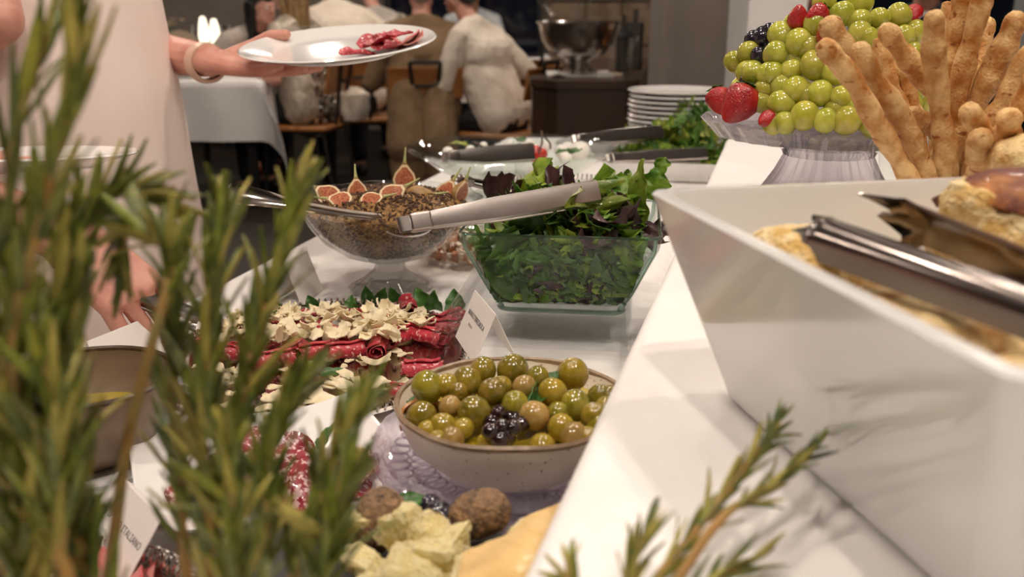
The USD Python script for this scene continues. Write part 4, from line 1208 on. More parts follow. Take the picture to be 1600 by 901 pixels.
for k, (px, py, pr_, lab) in enumerate(((1180, 65, 17, "black grape at the upper left of the green grapes"), (1192, 58, 16, "black grape second from the left above the green grapes"),
                                        (1204, 48, 13, "small black grape tucked behind the topmost green grape at left"), (1186, 88, 14, "black grape between the green grapes at the left"), (1168, 128, 13, "black grape behind the strawberries"), (1330, 8, 15, "dark grape at the very top of the fruit heap"))):
    q = mound_hit(px, py, FC, FR + .012, FZ - .004, .165); w = (q - CAM) @ FW
    q = q + ray(px, py) * .014
    blob("black_grape", q, pr_ * w / FPX, 1.15, "black_grape", lab, "grape", "black grapes", k)


def strawberry(px, py, pr_, axis, label, push=.6, name="strawberry"):
    q = mound_hit(px, py, FC, FR + .02, FZ - .004, .165); w = (q - CAM) @ FW; rad = pr_ * w / FPX
    q = q + ray(px, py) * rad * push; q[2] = max(q[2], FZ - .004 + rad * .8)
    s = thing(name, label, "strawberry" if name == "strawberry" else "raspberry", zframe(q, axis))
    b = lathe([(0, -1.15), (.22, -1.08), (.5, -.78), (.78, -.3), (.94, .2), (.92, .55), (.68, .82), (.3, .92), (0, .88)], 40)
    b.apply_scale(rad); b = b.subdivide(); b = displace(b, rad * .05, 120 if name == "strawberry" else 260, 2, 2)
    br = part(s, "berry", b, "strawberry", smooth=True)
    lv = [moved(leaf(rad * .8, rad * .4, 6, 5, .1, 2, .6, .3, seed=i), frame((0, 0, rad * .9), X=(math.cos(i * .9), math.sin(i * .9), .25))) for i in range(7)]
    part(br, "leafy_cap", cat_(lv), "straw_leaf")


strawberry(1155, 163, 32, (.55, .3, .65), "big glossy red strawberry at the left edge of the fruit stand", .3)
strawberry(1124, 158, 22, (-.2, .6, .7), "orange red strawberry behind the big one at the far left", 1.4)
strawberry(1198, 187, 15, (.7, .5, .3), "small strawberry half hidden right of the big strawberry", .8)
strawberry(1247, 27, 18, (.1, .4, -.9), "red raspberry standing upright at the top left of the grapes", .5, "raspberry")
strawberry(1277, 22, 17, (.8, .3, .4), "red berry lying on top of the green grapes", .5, "raspberry")
strawberry(1290, 58, 18, (.6, .5, -.4), "dark red berry behind the first breadstick", .9, "raspberry")
strawberry(1428, 22, 15, (.2, .7, .5), "red berry at the top right between grapes and breadsticks", .6, "raspberry")
gst = thing("vine_twig", "green branching grape stem showing between the grapes", "stem", (FC[0], FC[1], FZ))
for k, (px, py) in enumerate(((1236, 105), (1262, 118), (1240, 128))):
    q = mound_hit(px, py, FC, FR, FZ, .15)
    part(gst, "twig", tube(smooth_line([q, q + (.012, .03, .01 * (k - 1)), q + (.03, .06, -.01)], 7), .0022, 6), "straw_leaf", world=True)

# ------------------------------------------------------------------ breadsticks in a square glass
VL = np.array([.321, .87]); vd = np.array([.30, -.954]); vn = np.array([.954, .30])
VC = VL + vd * .0785 + vn * .0785; vang = math.degrees(math.atan2(vn[1], vn[0]))
VM = frame((VC[0], VC[1], TI + .001), rz=vang)
put("glass_vase", loft([rsq(.072, .072, .012, 0), rsq(.0785, .0785, .012, .11), rsq(.0780, .0780, .011, .1115), rsq(.0755, .0755, .010, .1115), rsq(.0745, .0745, .011, .109), rsq(.068, .068, .012, .010), rsq(.06, .06, .01, .008)]),
    "glass", "square clear glass vase full of breadsticks", "vase", M=VM, smooth=40)
ST = [([(1290, 32), (1325, 80), (1365, 150), (1402, 222)], 31, .80, .80, "leftmost upper breadstick leaning over the grapes"),
      ([(1286, 70), (1330, 122), (1360, 175), (1395, 235), (1425, 290)], 32, .74, .77, "breadstick with a blunt end leaning furthest left and in front"),
      ([(1341, 72), (1368, 125), (1405, 180), (1440, 250), (1452, 290)], 33, .76, .78, "breadstick second in front, leaning left beside the blunt one"),
      ([(1383, 45), (1418, 92), (1450, 135), (1490, 190)], 32, .80, .84, "pale breadstick with a brown spot leaning left in the middle"),
      ([(1460, 22), (1459, 80), (1466, 150), (1475, 220), (1480, 285)], 34, .755, .78, "upright wavy breadstick in the middle of the vase"),
      ([(1373, 62), (1385, 110), (1402, 155), (1425, 215)], 25, .86, .86, "slim breadstick behind the spotted one"),
      ([(1403, 95), (1420, 140), (1430, 185), (1440, 235)], 25, .86, .87, "short slim breadstick seen between two leaning ones"),
      ([(1512, -18), (1495, 60), (1484, 130), (1470, 210)], 34, .80, .83, "long breadstick rising out of the frame right of the upright one"),
      ([(1540, -20), (1516, 70), (1492, 160), (1474, 240)], 31, .78, .81, "long golden breadstick rising out of the frame, second of two"),
      ([(1544, 30), (1532, 90), (1520, 150), (1505, 220)], 24, .86, .86, "thin breadstick behind the two long golden ones"),
      ([(1592, 24), (1562, 90), (1528, 160), (1500, 230)], 37, .78, .80, "thick breadstick leaning right towards the frame edge"),
      ([(1480, 5), (1478, 80), (1470, 150), (1465, 230)], 22, .90, .88, "pale breadstick behind the upright wavy one"),
      ([(1618, 70), (1580, 140), (1550, 190), (1520, 250)], 33, .76, .78, "breadstick at the right frame edge leaning right"),
      ([(1625, 110), (1590, 175), (1560, 220), (1530, 262)], 33, .72, .76, "lower breadstick at the right frame edge"),
      ([(1512, 172), (1535, 205), (1548, 240), (1552, 285)], 34, .715, .76, "bent breadstick with its rounded end facing the camera"),
      ([(1532, 212), (1530, 240), (1528, 275)], 36, .70, .74, "short breadstick standing on end near the vase rim"),
      ([(1578, 180), (1572, 225), (1570, 275)], 40, .70, .74, "stubby breadstick by the focaccia at the right"),
      ([(1424, 172), (1465, 208), (1510, 252)], 26, .79, .80, "breadstick lying aslant low behind the upright one"),
      ([(1475, 160), (1500, 195), (1530, 235)], 24, .80, .82, "short breadstick crossing low behind the bent one")]
r = np.random.default_rng(21)
for k, (pts, wpx, d0, d1, lab) in enumerate(ST):
    n = len(pts)
    P3 = [D(x, y, d0 + (d1 - d0) * i / (n - 1)) for i, (x, y) in enumerate(pts)]
    last = P3[-1] + (P3[-1] - P3[-2]) / np.linalg.norm(P3[-1] - P3[-2]) * .01
    end = np.array([.6 * last[0] + .4 * VC[0] - .0, .55 * last[1] + .45 * VC[1], TI + .03])
    if last[2] > TI + .07:
        P3.append(end)
    c = smooth_line(P3, 44); s = np.linspace(0, 1, 44)
    rad = wpx / 2 * d0 * 1.03 / FPX * (1 + .10 * np.sin(s * 15 + k) + .08 * np.sin(s * 33 + 2 * k)); rad[:4] *= (.74, .93, 1.0, 1.02)
    mb = displace(tube(c, rad, 12), .0012, 140, k, 3)
    put("breadstick", mb, "breadstick", lab, "breadstick", "breadsticks in the glass vase", smooth=True)
put("bread_roll", displace(moved(ico(.026, 4), frame(D(1618, 252, .70)) @ np.diag([1.3, 1, .8, 1])), .005, 30, 4), "golden_crust", "golden roll at the right frame edge beside the breadstick vase", "bread", smooth=True)

# ------------------------------------------------------------------ olives
OC = np.array([0.0, .683]); OZ = .862
ck = thing("cake_stand", "low purple tinted glass cake stand with lace pattern under the olive bowl", "cake stand", (OC[0], OC[1], T))
part(ck, "foot", lathe([(0, .001), (.06, .001), (.061, .006), (.045, .012), (.03, .03), (0, .03)], 64, flutes(20, .03, .02, .06)), "glass_purple")
part(ck, "plate", lathe([(0, .030), (.08, .032), (.104, .040), (.1085, .052), (.1085, .060), (.106, .063), (.102, .061), (.099, .050), (.08, .042), (0, .040)], 120, flutes(40, .006, .08, .108)), "glass_purple")
lace = []
r = np.random.default_rng(2)
for k in range(40):
    a = k / 40 * 6.283
    for q, (rr, s) in enumerate(((.070, .009), (.088, .008))):
        t = np.linspace(0, 6.283, 15)
        c0_ = np.array([rr * math.cos(a + q * .08), rr * math.sin(a + q * .08)])
        lace.append(tube(np.column_stack([c0_[0] + s * np.cos(t), c0_[1] + s * np.sin(t), np.full(15, .0425 + (rr > .08) * .004)]), .0011, 5, False))
part(ck, "lace_relief", cat_(lace), "glass_purple", kind="stuff")
ob = thing("olive_bowl", "speckled beige stoneware bowl of olives on the purple glass stand", "bowl", (OC[0], OC[1], T + .042))
bz = OZ - T - .042
part(ob, "bowl_body", lathe([(0, 0), (.055, 0), (.060, .003), (.080, .022), (.088, bz - .008), (.0895, bz - .001), (.0865, bz - .001), (.084, bz - .010), (.075, .024), (.055, .009), (0, .008)], 96), "stoneware")
part(ob, "rim", lathe([(.0862, bz - .0018), (.0900, bz - .0022), (.0905, bz + .0003), (.0885, bz + .0022), (.0865, bz + .0010)], 96, lambda TH, R, Z: (R * (1 + .004 * np.sin(5 * TH)), Z + .0006 * np.sin(7 * TH)), closed=True), "brown_rim")
put("olive_oil", lathe([(0, OZ - .022), (.0805, OZ - .022), (.0825, OZ - .0135), (.0815, OZ - .0130), (0, OZ - .0135)], 64).apply_translation((OC[0], OC[1], 0)), "oil", "golden olive oil pooled in the stoneware bowl", "oil")
OL = [(668, 604, 23, 0), (698, 602, 18, 2), (730, 596, 21, 0), (755, 578, 19, 0), (801, 578, 23, 0), (895, 584, 23, 2), (769, 613, 21, 0), (805, 632, 20, 0), (741, 644, 24, 0), (835, 649, 22, 1), (864, 613, 21, 2), (899, 633, 22, 0),
      (937, 618, 17, 0), (928, 650, 20, 0), (819, 604, 17, 1), (651, 651, 21, 0), (692, 665, 19, 2), (658, 675, 15, 2), (707, 684, 17, 3), (683, 687, 14, 2), (877, 668, 20, 2), (897, 680, 20, 3), (847, 697, 19, 2), (872, 644, 16, 0),
      (703, 635, 16, 1), (784, 603, 15, 0), (716, 612, 15, 0), (948, 640, 19, 0), (962, 622, 18, 0), (840, 590, 17, 0), (725, 668, 15, 2), (955, 668, 19, 0), (930, 690, 18, 2), (760, 690, 14, 2)]
ON = ["green", "brownish", "yellow green", "pinkish brown"]
SPEC = {4: "topmost olive at the back of the bowl", 5: "olive perched at the back right by the bay leaf", 8: "largest round olive in the middle of the bowl", 0: "olive above the curl of orange peel", 9: "brownish olive right of the dark berries",
        15: "olive under the curl of orange peel", 18: "pinkish brown olive in the oil at the front left", 21: "pinkish brown olive against the front right rim", 22: "yellow olive half sunk in oil at the front rim", 11: "olive with its stem hole facing the camera"}
for k, (px, py, pr_, c) in enumerate(OL):
    z = OZ - .010 + .026 * np.clip((700 - py) / 110, 0, 1)
    q = P(px, py, z); w = (q - CAM) @ FW; rad = pr_ * w / FPX
    d_ = np.hypot(q[0] - OC[0], q[1] - OC[1]); lim = .0845 - rad * .98
    if d_ > lim:
        q[:2] = OC + (q[:2] - OC) * lim / d_
    lab = SPEC.get(k, "glossy %s olive in the stoneware bowl" % ON[c])
    ol = blob("olive", q, rad * 1.09, 1.08, ("olive", "olive_brown", "olive_pale", "olive_brown")[c], lab, "olive", None if k in SPEC else "glossy %s olives in the bowl" % ON[c], k, .03, 4, .9, .12 if k != 11 else 0)
    if k not in SPEC:
        rowed(ol, q, "glossy %s olive" % ON[c], "of its kind in the bowl")
for k in range(24):                              # olives under the surface
    a = k * 2.4; rr = .012 + .06 * math.sqrt(k / 24)
    q = np.array([OC[0] + rr * math.cos(a), OC[1] + rr * math.sin(a) + .006, OZ - .026 + .010 * (math.sin(a) > 0)])
    rowed(blob("olive", q, .0108, 1.1, "olive", None, "olive", "olives under the top layer", 60 + k, .03, 3), q, "lower green olive", "under the others in the bowl")
for k, (px, py) in enumerate(((779, 646), (791, 655), (770, 662), (784, 668), (772, 681), (791, 681), (801, 669), (813, 664), (801, 656), (766, 674), (781, 688), (797, 645))):
    q = P(px, py, OZ - .002 + .006 * (k % 3 == 0))
    db = blob("dark_berry", q, .0062 + .0007 * (k % 3), 1.05, "black_berry", "shiny black berry in the cluster between the olives", "berry", "black berries among the olives", k, .08, 3)
    rowed(db, q, "shiny black berry", "of the cluster between the olives")


def sprite_leaf(name, base, tip, W, label, cat, m, up=None, seed=0, curl=.25, ruffle=.05, vein=True, group=None, th=.0007):
    """A leaf from its base to its tip, with a stalk and a midrib."""
    base, tip = np.asarray(base, float), np.asarray(tip, float); X = tip - base; L_ = np.linalg.norm(X)
    t = thing(name, label, cat, frame(base, X=X, Z=(-.1, -.6, .8) if up is None else up), group)
    bl = part(t, "blade", moved(leaf(L_, W, 16, 9, ruffle, 3, curl, .25, .7, seed, th), (0, 0, curl * L_ * .1)), m)
    if vein:
        part(bl, "stalk", tube([(-L_ * .22, 0, curl * L_ * .1), (0, 0, curl * L_ * .1 + .0003), (L_ * .75, 0, curl * L_ * .1 - curl * L_ * .15)], [.0009, .0008, .0003], 6), m)
    return t


sprite_leaf("bay_leaf", D(838, 632, .66), D(868, 574, .695), .021, "larger green bay leaf standing between the olives", "leaf", "herb", (-.5, -.8, .3), 1)
sprite_leaf("bay_leaf", D(825, 632, .655), D(838, 592, .685), .012, "smaller bay leaf left of the larger one among the olives", "leaf", "herb", (-.8, -.5, .3), 2)
sprite_leaf("bay_leaf", D(640, 628, .70), D(682, 620, .71), .010, "narrow green leaf under the curl of orange peel", "leaf", "herb", (0, -.3, 1), 3)
pp = smooth_line([D(627, 668, .672), D(632, 640, .685), D(662, 625, .690), D(692, 636, .682), D(714, 668, .668)], 24)
G = np.stack([pp + np.array([0, -.004, .0035]), pp, pp + np.array([0, .004, -.0045])], 1)
put("orange_peel", sheet(G, .0022), "orange_peel", "curl of orange peel arching at the left of the olive bowl", "peel")

# ------------------------------------------------------------------ salad in a square glass bowl on an acrylic riser
s1 = P(775, 490, .812); s2 = P(975, 498, .812)
bx = np.array([s2[0] - s1[0], s2[1] - s1[1]]); sw = np.linalg.norm(bx); bx /= sw; by = np.array([-bx[1], bx[0]])
SC = (s1[:2] + s2[:2]) / 2 + by * (sw / 2 + .004); sang = math.degrees(math.atan2(bx[1], bx[0]))
SH, SR, ST_ = .100, .112, sw / 2
ac = thing("acrylic_riser", "clear acrylic slab riser under the salad bowl and the name card", "riser", frame((SC[0] - .02, SC[1] - .02, T + .002), rz=sang))
part(ac, "slab", rbox(.215, .33, .012, .002, (-.008, .03, .028)), "acrylic", smooth=False)
for x in (-.108, .092):
    part(ac, "support", rbox(.008, .30, .027, .001, (x, .03, 0.0005)), "acrylic", smooth=False)
SM = frame((SC[0], SC[1], .8125), rz=sang)
sq = lambda h, z, r=.016: rsq(h, h, r, z, 64)
sb = thing("salad_bowl", "square flared glass bowl heaped with mixed green salad", "bowl", SM)
part(sb, "bowl_glass", loft([sq(ST_ - .008, 0), sq(ST_, .004), sq(ST_ + .012, .03), sq(SR - .003, SH * .85), sq(SR, SH - .001), sq(SR - .0012, SH + .0005), sq(SR - .0045, SH - .0005), sq(SR - .0075, SH * .85), sq(ST_ + .007, .032), sq(ST_ - .004, .011), sq(ST_ - .012, .009)]),
    "glass_green", smooth=40)
part(sb, "rim", cat_([tube(np.vstack([sq(SR - .0022, SH)[:, :3], sq(SR - .0022, SH)[:3, :3]]), .0015, 7, False)]), "glass_edge")
part(sb, "bottom_edge", cat_([tube(np.vstack([sq(ST_ - .001, .004), sq(ST_ - .001, .004)[:3]]), .0028, 7, False)]), "glass_edge")
for a_, b_ in ((1, 1), (-1, 1), (-1, -1), (1, -1)):
    k_ = .0047 * a_, .0047 * b_
    part(sb, "corner_edge", tube([(a_ * (h_ - .0052), b_ * (h_ - .0052), z_) for h_, z_ in ((ST_ - .001, .006), (ST_ + .012, .03), (SR - .003, SH * .85), (SR - .002, SH - .001))], .0024, 7), "glass_edge")


def fill_leaves(prefix, M, half, z0, z1, heap, n, seed, kinds, size, inside=True, group=""):
    """Leaves in a flared square bowl (half(z) its inner half width), heaped above the rim; each leaf is a thing of its own."""
    r = np.random.default_rng(seed)
    for k in range(n):
        kind, m, lab = kinds[k % len(kinds)]
        L_ = size * (.7 + .6 * r.random())
        if kind == "frill":
            lf = leaf(L_, L_ * .60, 26, 11, .30, 4.5, .9 * r.random(), .5, .45, k, .0006, 4)
        elif kind == "frisee":
            lf = frisee(L_ * 1.05, k)
        else:
            lf = leaf(L_ * .9, L_ * .40, 14, 9, .08, 2, .5 * r.random(), .35, .6, k, .0007)
        lf.apply_translation((-L_ / 2, 0, 0))
        u = r.random()
        zc = z0 + (z1 - z0) * (u ** .8)
        edge = r.random() < .62 and u < .75
        hw = half(min(zc, z1)) * .8
        if edge:
            side = r.choice([0, 0, 0, 1, 3, 2]); t = (r.random() * 2 - 1) * hw
            c = [(t, -hw), (hw, t), (t, hw), (-hw, t)][side]
            nrm = [(0, -1, .2), (1, 0, .2), (0, 1, .2), (-1, 0, .2)][side]
            a = r.random() * 6.28
            tang = np.array([math.cos(a), 0, math.sin(a)]) if side % 2 == 0 else np.array([0, math.cos(a), math.sin(a)])
            R = frame((0, 0, 0), X=tang, Z=np.array(nrm) + r.normal(size=3) * .35)
        else:
            c = ((r.random() * 2 - 1) * hw * .85, (r.random() * 2 - 1) * hw * .85)
            if u > .6:
                zc = z1 + heap * (1 - (max(abs(c[0]), abs(c[1])) / (hw * 1.05)) ** 2) * (.35 + .5 * r.random()) * (.55 + .6 * c[0] / hw + .45 * c[1] / hw)
            R = trimesh.transformations.euler_matrix(r.normal() * .6, r.normal() * .6, r.random() * 6.28, "sxyz")
        lf = moved(lf, frame((c[0], c[1], zc)) @ R)
        v = lf.vertices
        v[:, 2] = np.maximum(v[:, 2], z0 + .001 + .004 * r.random())
        lim = np.array([half(z) for z in np.clip(v[:, 2], z0, z1)]) - .001 - .003 * r.random()
        over = v[:, 2] > z1
        lim = np.where(over, lim + (v[:, 2] - z1) * .5 + .002, lim)
        for ax in (0, 1):
            v[:, ax] = np.clip(v[:, ax], -lim, lim)
        lf.vertices = v
        lf = moved(lf, M)
        pl = put(prefix, lf, m, None, "salad leaf", group + " " + lab.split(" leaf")[0], smooth=True)
        rowed(pl, lf.vertices.mean(0), lab.split(" in ")[0], "in " + lab.split(" in ")[1].replace("square glass salad", "glass"))


LK = [("frill", "lettuce", "frilly green lettuce leaf in the square glass salad bowl"), ("frisee", "lettuce", "fine cut frisee leaf in the square glass salad bowl"), ("frill", "lettuce_dark", "dark green lettuce leaf in the square glass salad bowl"),
      ("flat", "lettuce_dark", "smooth dark spinach leaf in the square glass salad bowl"), ("frill", "lettuce_red", "purple red lettuce leaf in the square glass salad bowl"), ("frisee", "lettuce_dark", "dark curly leaf in the square glass salad bowl"),
      ("frill", "lettuce", "frilly green lettuce leaf in the square glass salad bowl")]
half_s = lambda z: (ST_ - .004) + (SR - .006 - ST_ + .004) * np.clip(z / SH, 0, 1) ** .8
fill_leaves("salad_leaf", SM, half_s, .011, SH - .004, .032, 190, 4, LK, .078, group="bowl salad:")


def crown_leaf(px, py, d, L_, W, X, Z, m, lab, ruffle=.25, seed=0, lobes=3, curl=.5, kind="salad_leaf"):
    q = D(px, py, d)
    lf = leaf(L_, W, 20, 11, ruffle, 3, curl, .5, .5, seed, .0007, lobes)
    put(kind, moved(lf, frame(q, X=X, Z=Z)), m, lab, "salad leaf", smooth=True)


crown_leaf(862, 372, 1.06, .075, .055, (.8, .25, .35), (-.2, -.6, .8), "lettuce_pale", "crumpled yellow green lettuce heart on top of the glass salad bowl", .35, 1)
crown_leaf(905, 375, 1.07, .06, .05, (.5, .4, .55), (-.4, -.7, .6), "lettuce_pale", "pale yellow lettuce leaf right of the lettuce heart", .35, 5)
crown_leaf(780, 368, 1.09, .08, .04, (.9, .2, .35), (-.3, -.7, .6), "lettuce", "bright green leaf under the salad tongs at the left of the bowl", .25, 2)
crown_leaf(845, 350, 1.12, .07, .045, (.9, .2, .1), (0, -.5, .8), "lettuce_pale", "light ribbed leaf lying below the salad tongs", .12, 3)
crown_leaf(1000, 372, 1.12, .095, .036, (-.02, .2, 1), (-.7, -.7, .1), "lettuce", "tall pointed green leaf standing at the right of the salad", .1, 4, 0, .15)
crown_leaf(1018, 312, 1.16, .055, .038, (.25, .1, .95), (-.5, -.8, .1), "lettuce", "broad green leaf tip standing highest of the salad", .22, 6, 2, .3)
crown_leaf(1010, 385, 1.08, .05, .035, (.4, .3, .4), (-.3, -.7, .6), "lettuce_red", "dark purple leaf at the right corner of the salad bowl", .25, 7)
crown_leaf(955, 345, 1.13, .07, .05, (.3, .3, .8), (-.2, -.9, .3), "lettuce", "curly green leaf sticking up right of the salad tongs", .35, 8, 6)
crown_leaf(950, 318, 1.18, .05, .04, (.5, .3, .6), (-.2, -.9, .3), "lettuce", "frilly leaf at the back of the salad bowl", .4, 9, 6)
crown_leaf(970, 330, 1.2, .04, .035, (.5, .3, .3), (-.2, -.9, .3), "lettuce_red", "small dark red leaf at the back of the salad bowl", .25, 10)


def flat_tongs(label, hinge, tip, width, opening, drop=(0, 0, -1), m="steel", paddle=.0):
    """Long spring tongs bent from one steel band: two flat arms with turned-up edges and a folded end."""
    hinge, tip = np.asarray(hinge, float), np.asarray(tip, float); X = tip - hinge; L_ = np.linalg.norm(X)
    t = thing("tongs", label, "tongs", frame(hinge, X=X, Z=np.asarray(drop, float) * -1))
    for s in (1, -1):
        n = 24; u = np.linspace(0, 1, n); G = []
        for k in range(n):
            w = width * (.62 + .38 * min(u[k] * 2.2, 1)); zz = s * (.004 + (opening / 2) * u[k] ** 1.0)
            lip = .0035
            G.append([(u[k] * L_, -w / 2, zz - s * lip), (u[k] * L_, -w / 2 + .002, zz), (u[k] * L_, 0, zz + s * .0008), (u[k] * L_, w / 2 - .002, zz), (u[k] * L_, w / 2, zz - s * lip)])
        part(t, "arm", sheet(np.array(G), .0012), m, smooth=25)
    w = width * .62
    bend = [[(-.012 * math.sin(a), y, .0042 * math.cos(a)) for y in (-w / 2, 0, w / 2)] for a in np.linspace(0, np.pi, 9)]
    part(t, "folded_end", sheet(np.array(bend), .0016), m)
    part(t, "lock_ring", moved(rbox(.024, w + .004, .014, .003, (.012, 0, -.007)), np.eye(4)), m)
    return t


flat_tongs("long steel tongs lying on the heaped salad of the glass bowl", D(640, 349, .985), D(928, 302, 1.07), .0255, .020, (.05, .93, -.36), "steel_soft")
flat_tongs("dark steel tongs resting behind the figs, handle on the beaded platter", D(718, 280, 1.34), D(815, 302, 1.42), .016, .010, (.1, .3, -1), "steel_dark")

# ------------------------------------------------------------------ figs and grain in a footed glass bowl
GC = np.array([-.170, 1.29]); GZ = .902
fb = thing("footed_bowl", "footed panelled glass bowl of grain salad topped with figs", "bowl", (GC[0], GC[1], T))
H_ = GZ - T
pan = flutes(10, .03, .04, .12)
part(fb, "foot", lathe([(0, .001), (.054, .001), (.057, .005), (.052, .010), (.036, .020), (.022, .032), (.020, .040), (.03, .046), (0, .047)], 80, lambda TH, R, Z: (R * (1 + .05 * np.cos(12 * TH) * np.clip((R - .02) / .03, 0, 1)), Z)), "glass_thick")
part(fb, "bowl_glass", lathe([(0, .044), (.03, .045), (.062, .056), (.092, .078), (.112, .104), (.126, H_ - .001), (.1275, H_ + .001), (.1245, H_ + .0012), (.109, .106), (.089, .082), (.06, .061), (.03, .051), (0, .050)], 120, pan), "glass")
gb = lathe([(0, .053), (.03, .054), (.058, .063), (.086, .084), (.105, .106), (.112, .118), (.106, .124), (.08, .134), (.05, .141), (0, .145)], 80, pan)
gb = displace(gb.subdivide(), .0022, 160, 3, 3); gb.apply_translation((GC[0], GC[1], T))
put("grain_salad", gb, "grain_bed", "brown grain salad filling the footed glass bowl", "grain salad", kind="stuff", smooth=True)
r = np.random.default_rng(6)
gi = ico(1, 1); gl = []
for k in range(3800):
    a = r.random() * 6.283; q = math.sqrt(r.random())
    if r.random() < .42:
        rr = q * .108; z = np.interp(rr, [0, .05, .08, .106, .112], [.1455, .1415, .1345, .1245, .119])
    else:
        z = .056 + .064 * r.random(); rr = np.interp(z, [.053, .063, .084, .106, .118], [.028, .0575, .085, .1045, .1115]) * (1 + .03 * math.cos(10 * a))
    g_ = gi.copy(); g_.apply_scale((.0030 * (.7 + .6 * r.random()), .0014, .0012))
    gl.append(moved(g_, frame((GC[0] + rr * math.cos(a), GC[1] + rr * math.sin(a), T + z)) @ rot_rand(r)))
put("grain", cat_(gl), "grain", "loose brown and red grains on the salad in the footed bowl", "grain", kind="stuff", smooth=False)


def fig(px, py, d, L_, axis, face, label, half=True, stem=True):
    """A cut fig: skin behind, pale rim and red flesh on the cut face, stem."""
    q = D(px, py, d)
    f = thing("fig", label, "fig", zframe(q, axis) if face is None else frame2(q, axis, face))
    prof = np.array([(0, -.42), (.20, -.40), (.36, -.25), (.40, -.05), (.33, .16), (.18, .34), (.085, .46), (.06, .58), (0, .6)]) * L_
    body = lathe(prof, 36)
    cut = body.slice_plane((0, 0, 0), (0, 1, 0), cap=True, engine="earcut") if half else body
    part(f, "skin", cut, "fig_skin", smooth=40)
    if half:
        th = np.linspace(0, 1, 40)
        for nm, sc, y, m_ in (("pale_rim", .93, -.0004, "fig_pale"), ("flesh", .78, -.0014, "fig_flesh")):
            pr_ = prof[:7] * (sc if nm == "flesh" else .95)
            loop = np.vstack([pr_, (pr_ * (-1, 1))[::-1]])
            from shapely.geometry import Polygon
            e = trimesh.creation.extrude_polygon(Polygon(loop).buffer(0), .0016, engine="earcut")
            e.apply_transform(np.array([[1, 0, 0, 0], [0, 0, -1, y + .001], [0, 1, 0, 0], [0, 0, 0, 1.0]]))
            part(f, nm, e, m_, smooth=False)
    if stem:
        part(f, "stem", tube([(0, .001, L_ * .5), (.0005, .002, L_ * .78), (.001, .002, L_ * 1.0)], [.0024, .0014, .0011], 8), "fig_stem")


def frame2(q, axis, face):
    """z along axis, -y (the cut face) towards face."""
    z = np.asarray(axis, float); z /= np.linalg.norm(z)
    y = -np.asarray(face, float); y = y - z * (y @ z); y /= np.linalg.norm(y)
    M = np.eye(4); M[:3, 1], M[:3, 2], M[:3, 0], M[:3, 3] = y, z, np.cross(y, z), q
    return M


for a in ((632, 278, 1.33, .042, (.03, .1, 1), (.1, -1, .1), "standing cut fig with a long stem, tallest in the footed bowl"),
          (558, 298, 1.27, .036, (-.1, .3, .9), (.4, -1, .3), "upright cut fig left of the middle of the grain salad"),
          (512, 304, 1.27, .040, (-.8, .2, .45), (.3, -.9, .5), "cut fig leaning out over the left rim of the footed bowl"),
          (532, 312, 1.24, .036, (-.9, .1, .1), (.1, -.7, .8), "cut fig lying in front at the left of the grain salad"),
          (613, 304, 1.25, .042, (.8, .2, .5), (-.2, -.9, .5), "cut fig pointing right in the middle of the grain salad"),
          (655, 306, 1.28, .040, (.9, .1, .1), (.0, .9, .2), "fig lying skin side towards the camera in the footed bowl"),
          (697, 300, 1.32, .040, (.5, .2, .85), (-.5, -1, .1), "cut fig standing at the right rim of the footed bowl"),
          (722, 300, 1.30, .036, (.35, .1, .9), (.9, -.5, .2), "narrow fig wedge outermost at the right rim of the footed bowl"),
          (580, 312, 1.23, .034, (.7, .1, .2), (.0, -.7, .8), "cut fig lying low near the spoon in the grain salad")):
    fig(*a)
# serving spoon
sp = thing("serving_spoon", "polished serving spoon resting in the grain salad, handle out to the left", "spoon", frame(D(600, 338, 1.18)))
hp_ = smooth_line([D(352, 300, 1.12), D(400, 308, 1.13), D(470, 322, 1.15), D(540, 334, 1.175), D(598, 341, 1.195)], 26)
G = []
for k in range(26):
    u = k / 25; w = np.interp(u, [0, .06, .22, .5, 1], [.004, .0135, .012, .0062, .005]); n_ = np.array([.1, -.82, .56])
    a = np.cross(hp_[min(k + 1, 25)] - hp_[max(k - 1, 0)], n_); a /= np.linalg.norm(a)
    G.append([hp_[k] + a * w * v + n_ * .0025 * (v * v) for v in np.linspace(-1, 1, 7)])
part(sp, "handle", sheet(np.array(G), .0022), "silver", world=True)
bowl_ = ico(1, 3); bowl_ = bowl_.slice_plane((0, 0, .1), (0, 0, -1), cap=True, engine="earcut"); bowl_.apply_scale((.033, .021, .010))
part(sp, "spoon_bowl", moved(bowl_, frame(hp_[-1] + (.03, .006, -.010), X=(1, .2, -.05), Z=(.1, -.5, .9))), "silver", world=True)

# ------------------------------------------------------------------ name cards
def tent_card(label, M, w, h, lean, lines=(), shade=None):
    """A folded card standing as a tent: ridge along x, both leaves leaning out; lettering on the front leaf."""
    t = thing("name_card", label, "card", M)
    for s in (1, -1):
        G = np.array([[(x * w / 2, s * lean * (1 - u), h * u) for u in np.linspace(0, 1, 6)] for x in (-1, 0, 1)])
        lf_ = part(t, "leaf", sheet(G, .0007), "paper", smooth=False)
        first = lf_ if s < 0 else None
    ang = math.atan2(h, lean)
    for s_, hh, u, m_, dx in lines:
        Rm = frame((dx, -lean * (1 - u) - .0005, h * u)) @ trimesh.transformations.rotation_matrix(ang, (1, 0, 0))
        part(first, "lettering", text(s_, hh, Rm, .00015), m_, smooth=False)


def card_frame(ridge_a, ridge_b, z0):
    a, b = np.asarray(ridge_a, float), np.asarray(ridge_b, float); X = b - a; X[2] = 0
    mid = (a + b) / 2; mid[2] = z0
    return frame(mid, X=X)


